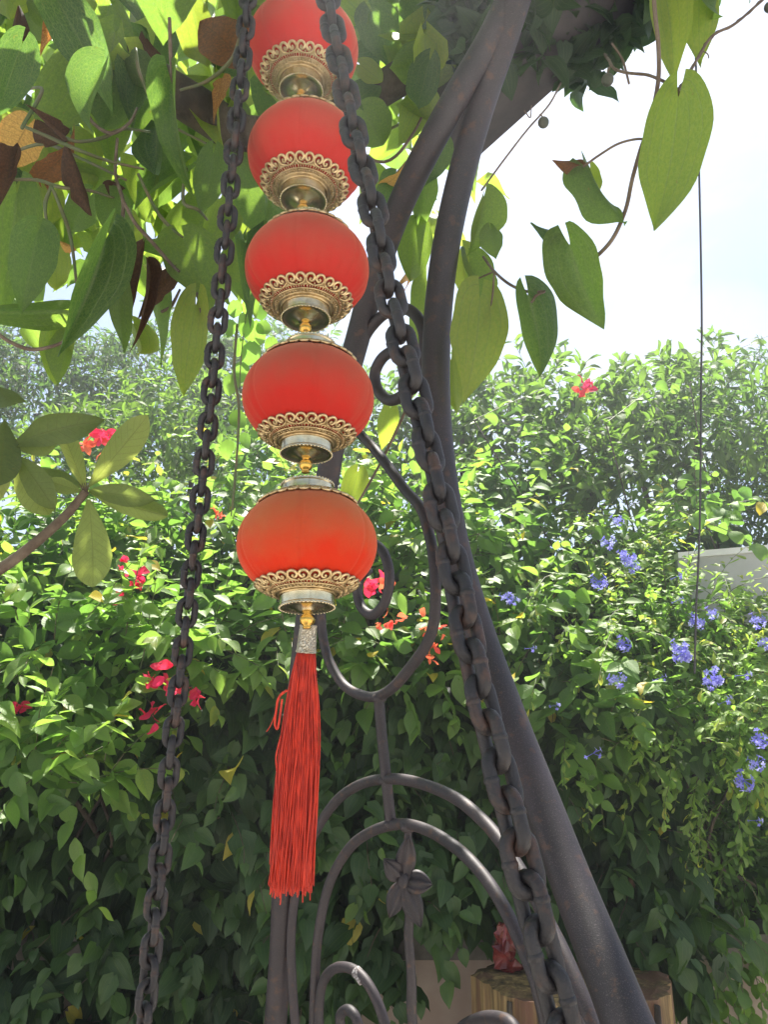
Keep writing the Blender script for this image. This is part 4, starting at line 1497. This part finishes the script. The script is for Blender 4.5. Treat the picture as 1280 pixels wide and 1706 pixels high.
def thread_set(n, name):
    mb = MB()
    for i in range(n):
        a = r.uniform(0, 2 * PI); q = math.sqrt(r.uniform(0, 1))
        if i < n * .5: q = r.uniform(.85, 1)
        t0 = A1 + (s_ * math.cos(a) + n_ * math.sin(a)) * .0085 * q
        ln = 1 + r.normal(0, .018) + (.03 if r.random() < .06 else 0)
        clump = math.sin(a * 5 + 1) * .16
        e = A1 + (Tend - A1) * ln + np.array([1, 0, 0]) * math.cos(a + clump) * .0225 * q + np.array([0, 1, 0]) * math.sin(a + clump) * .017 * q
        ks = np.linspace(0, 1, 12)
        w1, w2 = r.normal(0, .0023, 2)
        ph = r.uniform(0, 6.28, 2)
        bulge = (1 + .55 * np.sin(np.minimum(ks * 2.2, PI)) * .55)
        pts = []
        for k in ks:
            b_ = t0 * (1 - k) + e * k
            out_ = (s_ * math.cos(a) + n_ * math.sin(a)) * .0042 * q * math.sin(PI * min(1, k * 1.15)) * (1 - .3 * k)
            pts.append(b_ + out_ + np.array([math.sin(k * 9 + ph[0]) * .0009 + w1 * math.sin(k * PI), math.sin(k * 8 + ph[1]) * .0009 + w2 * math.sin(k * PI), 0]))
        mb.tube(pts, [.0008, .00075, .00065], 4)
    o = build(name, mb, M_THREAD, ts_)
    o["kind"] = "stuff"


thread_set(400, "threads")
# loose loop and strays
mb = MB(); mb.tube(pxpath([(478, 1150, .795), (466, 1160, .80), (461, 1180, .80), (458, 1205, .80), (462, 1214, .80), (466, 1195, .798), (470, 1165, .797)]), .0013, 6)
mb.tube(pxpath([(468, 1225, .80), (460, 1260, .80), (461, 1290, .80), (459, 1340, .80), (452, 1400, .80), (450, 1440, .80)]), .0008, 5)
mb.tube(pxpath([(471, 1152, .80), (462, 1165, .80), (458, 1190, .80), (450, 1210, .80), (444, 1219, .80)]), .0005, 5)
build("loose_strand", mb, M_THREAD, ts_)

# =================================================================== WIRE
t = thing("hanging_wire", P(1160, 1110, 1.5), "single thin dark wire hanging straight down in front of the sky and plumbago", "wire")
mb = MB(); mb.tube(pxpath([(1156, -60, 1.5), (1159, 60, 1.5), (1166, 300, 1.5), (1170, 520, 1.5), (1169, 640, 1.5), (1168, 800, 1.5), (1166, 900, 1.5), (1161, 1010, 1.5), (1159, 1080, 1.5), (1158, 1122, 1.5)]), .0021, 8)
build("strand", mb, M_WIRE, t)

# =================================================================== BROAD-LEAVED BRANCH
t = thing("loquat_branch", P(0, 953, 1.15), "brown branch with large broad ribbed leaves entering beside the pink flowers", "branch")
root = rootloc(t)
mb = MB(); mb.tube(pxpath([(-90, 1000, 1.12), (0, 948, 1.13), (60, 903, 1.14), (108, 860, 1.15), (132, 832, 1.15), (143, 818, 1.15)]), [.0088, .0082, .0072, .0065, .006], 10); build("stem", mb, M_TWIG, t)
mb = MB(); mb.tube(pxpath([(-90, 860, 1.1), (-40, 790, 1.08), (22, 742, 1.08)]), [.008, .006], 8); build("stem", mb, M_TWIG, t)
mb = MB()
for q in range(5):
    mb.tube(pxpath([(142 + q - 2, 822, 1.15), (140 + 4 * q - 8, 806 - q, 1.145)], 3), [.0016, .0004], 5)
build("bud_scales", mb, M_TWIG, t)


def place_px(par, root, bx, by, tx, ty, z, wpx, tint, kind, mat, var=0, dz=0.0, nrm=(0, -1, .0), name="leaf", roll=0.0, res='hi', label=None):
    """leaf from its base to its tip, given where they stand in the photograph and how deep"""
    b, e = P(bx, by, z), P(tx, ty, z + dz)
    L = np.linalg.norm(e - b)
    d = (e - b) / L
    view = unit(EYE - (b + e) / 2)
    s, d, n = frame_from(d, view)
    n = n * math.cos(roll) + s * math.sin(roll)
    Vt = tpl(kind, var, res)[0]
    tipy = max(.6, Vt[:, 1].max())
    halfw = (Vt[:, 0].max() - Vt[:, 0].min())
    L = L / tipy ** .5
    lpx = L / z * FPX
    wx = min(max(wpx / (halfw * lpx * max(.35, math.cos(roll))), .35), 2.6)
    o = place_leaf(par, root, b, d, -n if var % 2 else n, L, kind, var, res, tint, mat, wx=wx, name=name)
    if label: o["label"] = label
    return o


LQ = [(141, 815, 97, 705, 34, .8, 0, -.03), (146, 812, 249, 694, 52, .85, 1, .02), (148, 818, 236, 826, 36, .3, 2, -.05), (150, 822, 282, 868, 36, .7, 3, .0), (147, 832, 165, 975, 60, .62, 4, .02), (138, 812, 72, 786, 30, .3, 5, .03), (136, 818, 80, 806, 26, .5, 2, -.03),
      (20, 742, 128, 688, 50, .22, 0, -.05), (24, 745, 97, 748, 32, .45, 3, .0), (8, 700, 2, 815, 56, .1, 4, -.04), (-10, 640, 34, 696, 44, .15, 1, -.04), (28, 760, 86, 832, 44, .35, 2, -.03), (26, 766, 72, 862, 56, .72, 5, .02), (22, 770, -40, 838, 50, .8, 1, .02), (-60, 760, 8, 812, 50, .3, 2, .02)]
for (bx, by, tx, ty, wpx, ti, var, dz) in LQ:
    place_px(t, root, bx, by, tx, ty, 1.15 if bx > 60 else 1.05, wpx, ti, 'oblong', M_LOQ, var, dz, roll=rng.uniform(-.3, .3))

# =================================================================== OVERHEAD VINE
VL = "hanging_vine"
vine = thing("overhead_vine", P(200, 100, 1.4), "dense vine of big heart-shaped leaves and dry brown ones roofing the swing", "vine")
root = rootloc(vine)
trunk = [(-60, -90, 1.35), (60, -20, 1.35), (150, 60, 1.36), (240, 120, 1.37), (330, 180, 1.38), (410, 225, 1.4), (500, 215, 1.42), (600, 170, 1.42), (700, 110, 1.4), (800, 60, 1.38)]
mb = MB(); pts = pxpath(trunk, 8); mb.tube(pts, [.016, .022, .03, .036, .034, .028, .03, .026], 12); build("woody_stem", mb, M_BARK, vine)
BIG = [  # bx,by,tx,ty,z,w,tint,var,roll
    (36, 73, -6, 192, 1.0, 78, .06, 0, .2), (95, 0, 192, 165, 1.15, 95, .05, 2, .2), (170, 112, 122, 218, 1.05, 66, .1, 3, .5), (150, 100, 62, 232, 1.25, 110, .42, 1, .1), (278, -70, 276, 52, 1.05, 125, .25, 4, 0),
    (320, 15, 348, 128, 1.3, 74, .8, 5, .2), (286, 138, 296, 300, .98, 62, .12, 6, .4), (355, 255, 340, 366, 1.1, 58, .3, 1, .2), (306, 398, 356, 502, 1.05, 108, .42, 2, .1), (326, 508, 298, 654, 1.0, 66, .68, 0, .3),
    (262, 482, 270, 612, 1.1, 52, .35, 7, .5), (222, 540, 260, 614, 1.15, 40, .7, 3, .3), (62, 388, 41, 506, .98, 84, .16, 4, .0), (28, 322, 8, 520, 1.1, 96, .36, 2, .1), (104, 516, -60, 528, 1.0, 54, .4, 5, .2),
    (176, 398, 122, 594, .95, 66, .12, 6, .3), (190, 440, 206, 588, 1.0, 40, .34, 1, .6), (100, 528, 82, 654, 1.05, 62, .62, 0, .1), (112, 552, 96, 644, 1.06, 22, .45, 7, .9), (62, 300, 86, 392, 1.3, 84, .8, 3, .1), (92, 418, 96, 492, 1.3, 54, .8, 2, .2),
    (215, 368, 214, 474, 1.25, 54, .75, 5, .1), (150, 326, 110, 396, 1.15, 62, .3, 4, .1), (182, 326, 207, 416, 1.1, 64, .26, 0, .0), (400, 280, 442, 404, 1.35, 92, .3, 1, .1), (398, 430, 432, 524, 1.4, 62, .4, 2, .1), (20, 200, 60, 300, 1.3, 90, .7, 0, 0), (120, 230, 150, 330, 1.35, 90, .75, 2, .2),
    (740, 105, 640, 118, 1.3, 90, .35, 3, .1), (716, 100, 692, 196, 1.25, 62, .06, 5, .2), (606, 185, 648, 252, 1.3, 84, .4, 4, .0), (600, 108, 648, 142, 1.35, 40, .8, 1, .0), (592, 170, 636, 130, 1.35, 56, .05, 2, .1), (700, 168, 668, 232, 1.3, 60, .6, 0, .2),
    (735, 236, 716, 310, 1.25, 54, .08, 3, .2), (700, 296, 708, 388, 1.3, 42, .3, 6, .3), (660, 300, 640, 372, 1.3, 60, .15, 2, .1), (696, 376, 682, 486, 1.3, 66, .48, 1, .1), (712, 470, 706, 590, 1.3, 60, .5, 4, .2), (650, 682, 636, 752, 1.4, 38, .7, 0, .2), (596, 786, 580, 852, 1.45, 48, .8, 1, .1),
    (800, 498, 792, 668, 1.05, 102, .7, 2, .0), (880, 492, 922, 626, .95, 66, .05, 3, .0), (950, 408, 984, 548, .92, 84, .12, 4, .1), (975, 276, 1032, 382, .90, 50, .1, 5, .5), (984, 280, 992, 330, .92, 34, .6, 0, .2), (1131, 162, 1112, 394, .82, 112, .48, 1, .1),
    (1108, -14, 1132, 98, .9, 66, .55, 2, .2), (1168, -40, 1160, 84, .92, 68, .5, 0, .1), (1215, -50, 1162, 52, .9, 66, .12, 3, .3), (806, 328, 800, 430, 1.1, 42, .25, 6, .4), (818, 382, 828, 432, 1.1, 34, .2, 7, .4), (782, 438, 812, 520, 1.15, 56, .25, 4, .2), (770, 420, 776, 500, 1.2, 60, .55, 5, .2), (752, 600, 760, 690, 1.2, 50, .75, 1, .3),
    (445, -30, 430, 60, 1.4, 80, .2, 4, .1), (620, 20, 660, 110, 1.4, 80, .12, 2, .1), (560, -20, 620, 40, 1.4, 80, .6, 3, .1), (690, -20, 730, 60, 1.35, 90, .1, 3, .1), (380, 180, 420, 260, 1.4, 70, .5, 2, .1)]
for k, (bx, by, tx, ty, z, wpx, ti, var, roll) in enumerate(BIG):
    if bx > 760: continue
    place_px(vine, root, bx, by, tx, ty, z, wpx * .9, min(.85, ti + .14), 'hflat' if roll < .25 else 'heart', M_HEART, var, rng.uniform(-.04, .04), roll=roll * rng.choice([-1, 1]))
DRY = [(400, 95, 325, 18, 1.15, 84, .3, 0), (62, 200, 108, 252, 1.1, 40, .1, 5), (112, 240, 158, 366, 1.05, 30, .08, 3), (105, 232, 70, 190, 1.05, 18, .05, 2), (20, 244, 14, 312, 1.05, 36, .12, 2), (44, 210, 6, 280, 1.2, 70, .85, 1), (62, 296, 118, 262, 1.15, 50, .4, 0), (90, 270, 60, 300, 1.2, 44, .5, 4),
       (240, 404, 214, 548, 1.02, 38, .12, 3), (292, 446, 232, 522, 1.03, 34, .15, 5), (246, 430, 250, 560, 1.0, 20, .1, 2), (112, 20, 78, 55, 1.2, 36, .55, 0), (230, 75, 265, 90, 1.3, 50, .05, 1), (240, 120, 226, 152, 1.3, 36, .5, 4), (370, 130, 366, 165, 1.3, 26, .6, 0), (30, 10, 28, 72, 1.05, 28, .02, 3),
       (186, 302, 184, 336, 1.1, 38, .03, 1), (100, 402, 128, 422, 1.15, 16, .8, 5), (640, 306, 662, 300, 1.3, 22, .9, 0), (684, 448, 676, 482, 1.3, 14, .9, 1)]
for (bx, by, tx, ty, z, wpx, ti, var) in DRY:
    place_px(vine, root, bx, by, tx, ty, z, wpx, ti, 'heart' if wpx > 60 else 'dry', M_DRY, var, rng.uniform(-.05, .05), roll=rng.uniform(-.6, .6), label="dry brown leaf")

# random fill of further leaves: layered roof that thins towards its hanging edge
def edge_y(x):
    return np.interp(x, [-200, 0, 60, 120, 230, 300, 360, 420, 470, 560, 640, 700, 760, 860, 960, 1070], [560, 540, 520, 500, 470, 520, 500, 500, 420, 260, 260, 330, 230, 60, 20, -30])


cand = []
for _ in range(1500):
    x = rng.uniform(-160, 800); y = rng.uniform(-220, 560)
    ey = edge_y(x)
    if y > ey: continue
    keep = min(1, (ey - y) / 260 + .18)
    if rng.random() > keep * .50: continue
    cand.append((x, y))
nfill = 0
for (x, y) in cand:
    z = rng.uniform(1.25, 1.75)
    big = rng.uniform(75, 135) * 1.2 / z
    a = rng.normal(PI / 2, .7)
    if y < -60 or nfill > 195:
        continue
    nfill += 1
    bright = rng.random()
    ti = rng.uniform(.6, .85) if bright < .6 else rng.uniform(.05, .4)
    place_px(vine, root, x, y - big * .45, x + big * math.cos(a) * .9, y - big * .45 + big * math.sin(a), z, big * rng.uniform(.55, .8), ti, 'heart', M_HEART, int(rng.integers(0, 8)), rng.uniform(-.12, .12), roll=rng.uniform(-.8, .8), res='mid')
nb = 1500
x = rng.uniform(-200, 860, nb); y = rng.uniform(-120, 600, nb)
lim = np.interp(x, [-200, 0, 120, 230, 300, 360, 420, 470, 560, 620, 700, 780, 840, 900], [600, 600, 560, 520, 540, 560, 560, 420, 300, 320, 470, 430, 180, 20])
okb = (y < lim) & (rng.random(nb) < np.clip((lim - y) / 240 + .15, 0, 1) * .42)
x, y = x[okb], y[okb]
pbk = np.array([P(a_, b_, rng.uniform(1.6, 2.4)) for a_, b_ in zip(x, y)]); m = len(pbk)
mass_mesh("back_foliage", pbk, rng.normal(0, .45, (m, 3)) + [0, 0, -.9], rng.normal(0, .5, (m, 3)) + [0, -.8, -.2], rng.uniform(.07, .13, m), rng.uniform(.35, .85, m), 'heart', 'mid', M_HEART, vine, root, 8)
# mostly unseen roof leaves, above and behind the viewer, added to shade the scene
n = 2000
x = rng.uniform(-2.2, 1.3, n); y = rng.uniform(-.9, 1.6, n)
p = np.stack([x, y, 1.4 + 1.50 + .10 * np.sin(x * 3) + rng.uniform(-.06, .30, n)], -1)
px_, py_, z_ = proj(p)
inside = (z_ > .05) & (px_ > 790) & (py_ > -20)
right = (x > .45 + .25 * np.sin(y * 3))
keep = ~inside & ~right & ~((z_ > .05) & (py_ > 60)) 
keep &= np.linalg.norm(p - EYE, axis=1) > .7
keep &= ~((x < -.28) & (y > .2) & (rng.random(n) < .6)) & ~((y < .1) & (rng.random(n) < .35))
p = p[keep]; m = len(p)
mass_mesh("shade_foliage", p, rng.normal(0, .8, (m, 3)) + [0, 0, -.5], rng.normal(0, .4, (m, 3)) + [0, 0, 1], rng.uniform(.10, .16, m), rng.uniform(.1, .7, m), 'heart', 'mid', M_HEART, vine, root, 8)
# stems and tendrils
ST = [[(42, 212, 1.05), (80, 228, 1.05), (130, 250, 1.05), (180, 268, 1.08), (240, 282, 1.1)], [(105, 228, 1.08), (130, 236, 1.08), (170, 230, 1.1), (205, 215, 1.12), (250, 220, 1.15)], [(142, 180, 1.1), (155, 205, 1.1), (185, 222, 1.1), (215, 205, 1.12), (228, 180, 1.15)],
      [(36, 214, 1.0), (40, 206, 1.0), (70, 150, 1.05), (45, 148, 1.1)], [(85, 310, 1.02), (75, 340, 1.02), (78, 378, 1.02)], [(85, 310, 1.02), (100, 345, 1.02), (118, 400, 1.05), (130, 500, 1.05)], [(0, 300, 1.1), (60, 300, 1.08), (100, 312, 1.06), (150, 318, 1.08), (190, 330, 1.1)],
      [(205, 335, 1.02), (225, 372, 1.02), (250, 400, 1.02), (285, 440, 1.02), (298, 452, 1.0)], [(195, 230, 1.1), (192, 290, 1.1), (205, 340, 1.05), (198, 400, 1.03), (190, 440, 1.0)], [(230, 290, 1.1), (260, 350, 1.08), (285, 380, 1.05), (305, 396, 1.05)],
      [(310, 280, 1.05), (305, 335, 1.05), (330, 350, 1.05), (345, 366, 1.1)], [(-20, 540, 1.0), (10, 566, 1.0), (50, 582, 1.0), (90, 576, 1.0), (118, 562, 1.0)], [(340, 545, 1.0), (334, 510, 1.0), (325, 480, 1.05)], [(268, 520, 1.1), (285, 510, 1.1), (300, 482, 1.1)], [(282, 30, .98), (284, 90, .98), (288, 140, .98)],
      [(400, 60, 1.0), (385, 100, 1.0), (345, 135, 1.02), (300, 150, 1.05)], [(225, 80, 1.1), (235, 130, 1.1), (275, 200, 1.15), (345, 240, 1.2)], [(560, 235, 1.3), (640, 270, 1.3), (690, 220, 1.3), (720, 150, 1.3)], [(620, 230, 1.35), (700, 190, 1.35), (760, 160, 1.35)], [(660, 290, 1.35), (690, 255, 1.35), (740, 180, 1.4)],
      [(395, 540, 1.35), (390, 620, 1.35), (398, 690, 1.35), (388, 850, 1.35)], [(700, 640, 1.3), (705, 560, 1.3), (690, 470, 1.3)], [(590, 850, 1.4), (640, 760, 1.4), (690, 650, 1.35), (715, 560, 1.3)], [(0, 262, 1.2), (70, 240, 1.15), (130, 262, 1.12), (210, 300, 1.1)]]
for sp in ST:
    mb = MB(); mb.tube(pxpath(sp, 6), [.0022, .0027, .0017], 7); build("tendril", mb, M_STEM if rng.random() < .6 else M_TWIG, vine)
# small round leaves of a second climber seen under the roof edge
small = thing("coin_leaf_climber", P(400, 560, 1.9), "light climber with small round leaves dangling between the thin chain and the lanterns", "climber")
r0 = rootloc(small)
for (x, y, s) in ((392, 516, 26), (412, 512, 22), (424, 556, 36), (408, 540, 28), (440, 548, 24), (420, 590, 34), (396, 580, 26), (436, 520, 20), (385, 545, 20), (402, 622, 30), (384, 640, 26), (430, 625, 28), (452, 575, 22), (418, 655, 24), (396, 700, 28), (380, 748, 24), (410, 735, 22)):
    place_px(small, r0, x, y - s * .6, x + rng.uniform(-4, 4), y + s * .6, 1.9, s, rng.uniform(.45, .65), 'round', M_HEDGE, int(rng.integers(0, 6)), rng.uniform(-.03, .03), res='mid', roll=rng.uniform(-.4, .4))
mb = MB(); mb.tube(pxpath([(420, 470, 1.9), (408, 540, 1.9), (400, 620, 1.9), (398, 700, 1.9), (385, 860, 1.9)], 6), .0015, 5); build("tendril", mb, M_STEM, small)

# the outer strand with leaves against the sky
v2 = thing("outer_vine_strand", P(1090, 0, .85), "separate vine strand with large pale heart leaves hanging against the bright sky beside the poles", "vine")
root2 = rootloc(v2)
for k, (bx, by, tx, ty, z, wpx, ti, var, roll) in enumerate(BIG):
    if bx > 760:
        place_px(v2, root2, bx, by, tx, ty, z, wpx * .95, min(.85, ti + .3), 'hflat' if wpx > 90 and var in (1, 2) else 'heart', M_HEART, var, rng.uniform(-.04, .04), roll=(roll + .25) * rng.choice([-1, 1]))  # backlight and glare painted in as a lighter leaf tint
place_px(v2, root2, 975, 276, 924, 268, .9, 30, .3, 'ovate', M_DRY, 3, .02, roll=.5, label="shrivelled grey brown leaf edge")
place_px(v2, root2, 938, 398, 884, 372, .92, 26, .15, 'ovate', M_HEART, 3, .0, roll=.6)
ST2 = [([(1088, -40, .85), (1092, 20, .85), (1098, 80, .85), (1097, 140, .85), (1082, 210, .86), (1068, 250, .87), (1054, 300, .88), (1043, 350, .89), (1020, 400, .9), (984, 438, .92)], .0024), ([(1300, -25, .9), (1260, 10, .9), (1225, 40, .88), (1190, 58, .87), (1170, 85, .86), (1145, 130, .84), (1130, 150, .83)], .0016),
       ([(1130, 150, .83), (1112, 138, .85), (1080, 125, .88), (1050, 122, .9), (1025, 115, .92), (1015, 100, .95), (1008, 90, 1.0)], .0017), ([(972, 278, .9), (1000, 258, .89), (1030, 240, .88), (1060, 232, .87), (1080, 233, .87)], .0014), ([(935, 138, 1.1), (915, 175, 1.08), (880, 215, 1.06), (845, 260, 1.06), (802, 318, 1.08)], .0013),
       ([(806, 428, 1.1), (824, 452, 1.05), (850, 474, 1.0), (880, 486, .97), (908, 486, .95)], .0019), ([(886, 504, .95), (895, 492, .95), (908, 486, .95)], .0016), ([(824, 452, 1.05), (820, 500, 1.05), (808, 545, 1.05)], .0014), ([(784, 470, 1.1), (824, 452, 1.05)], .0012), ([(1020, 72, 1.0), (1038, 100, 1.0), (1049, 140, 1.0)], .0015), ([(1130, 150, .83), (1132, 160, .83)], .0035),
       ([(1172, 85, .86), (1180, 90, .86), (1182, 97, .86)], .0007), ([(1013, 122, .95), (1016, 112, .95)], .0012), ([(906, 196, 1.06), (900, 190, 1.06)], .001), ([(886, 176, 1.08), (884, 196, 1.08), (874, 184, 1.08)], .0009), ([(770, 480, 1.15), (764, 560, 1.2), (768, 600, 1.2)], .0012)]
for pts, r_ in ST2:
    mb = MB(); mb.tube(pxpath(pts, 6), r_, 7)
    if r_ in (.0016, .0017):
        c_ = pxpath(pts, 6); tw = np.array([[math.sin(i * 1.1), 0, math.cos(i * 1.1)] for i in range(len(c_))]) * .0016
        mb.tube(c_ + tw, r_ * .6, 5)
    build("tendril", mb, M_TWIG, v2)
for (x, y, z, r_) in ((1013, 133, .95, .0075), (906, 204, 1.06, .0076), (1283, 12, .9, .006)):
    mb = MB(); c_ = P(x, y, z); mb.ball(c_, r_, 14, 10, (1, 1, 1.05)); mb.ball(c_ - [0, 0, r_], r_ * .2, 6, 4); build("berry", mb, M_BERRY, v2)

# ivy with jagged leaves on the beam
iv = thing("beam_creeper", P(950, 60, 1.2), "dark creeper with jagged small leaves fringing the edge of the top beam", "creeper")
r3 = rootloc(iv)
lv = Leaves()
pa, pb = P(735, 222, 1.40), P(1290, -300, 1.10)
n = 300
for _ in range(n):
    f = rng.uniform(.35, .8)
    p = pa + (pb - pa) * f + sdv * rng.choice([-1, 1]) * rng.uniform(.05, .11) + upb * rng.uniform(-.05, .04)
    lv.add(p, rng.normal(0, .7, 3) + [0, 0, -.4], rng.normal(0, .7, 3) + [0, -.7, .2], rng.uniform(.035, .07), rng.uniform(.02, .2))
for _ in range(900):
    pc = P(rng.uniform(735, 1065), rng.uniform(-90, 110), rng.uniform(1.28, 1.42))
    xx, yy, zz = proj(pc)
    if yy[0] > 135 - (xx[0] - 900) * .55 and xx[0] > 930 or yy[0] > 115: continue
    lv.add(pc, rng.normal(0, .7, 3) + [0, 0, -.3], rng.normal(0, .5, 3) + [0, -.7, .4], rng.uniform(.03, .06), rng.uniform(.0, .15))
foliage(iv, lv.arrays(), 'ivy', M_IVY, 'mid', maxn=280, minpx=6)
mb = MB(); mb.tube(catmull([pa, pa * .5 + pb * .5 + upb * .03, pb], 8), .006, 6); build("stem", mb, M_BARK, iv)

# =================================================================== AIR
hm, ht, hout = newmat("glare_haze")  # added haze volume: stands in for lens glare, also softens the far hedge
pv = N(ht, "ShaderNodeVolumePrincipled")
pv.inputs["Color"].default_value = (0.93, 0.95, 1.0, 1)
pv.inputs["Density"].default_value = 0.017
pv.inputs["Anisotropy"].default_value = 0.7
ht.links.new(pv.outputs[0], hout.inputs["Volume"])
mb = MB(); mb.box((0, 2.5, 2.4), (12, 0, 0), (0, 12, 0), (0, 0, 3.6))
tag(build("haze", mb, hm, smooth=False), kind="stuff")
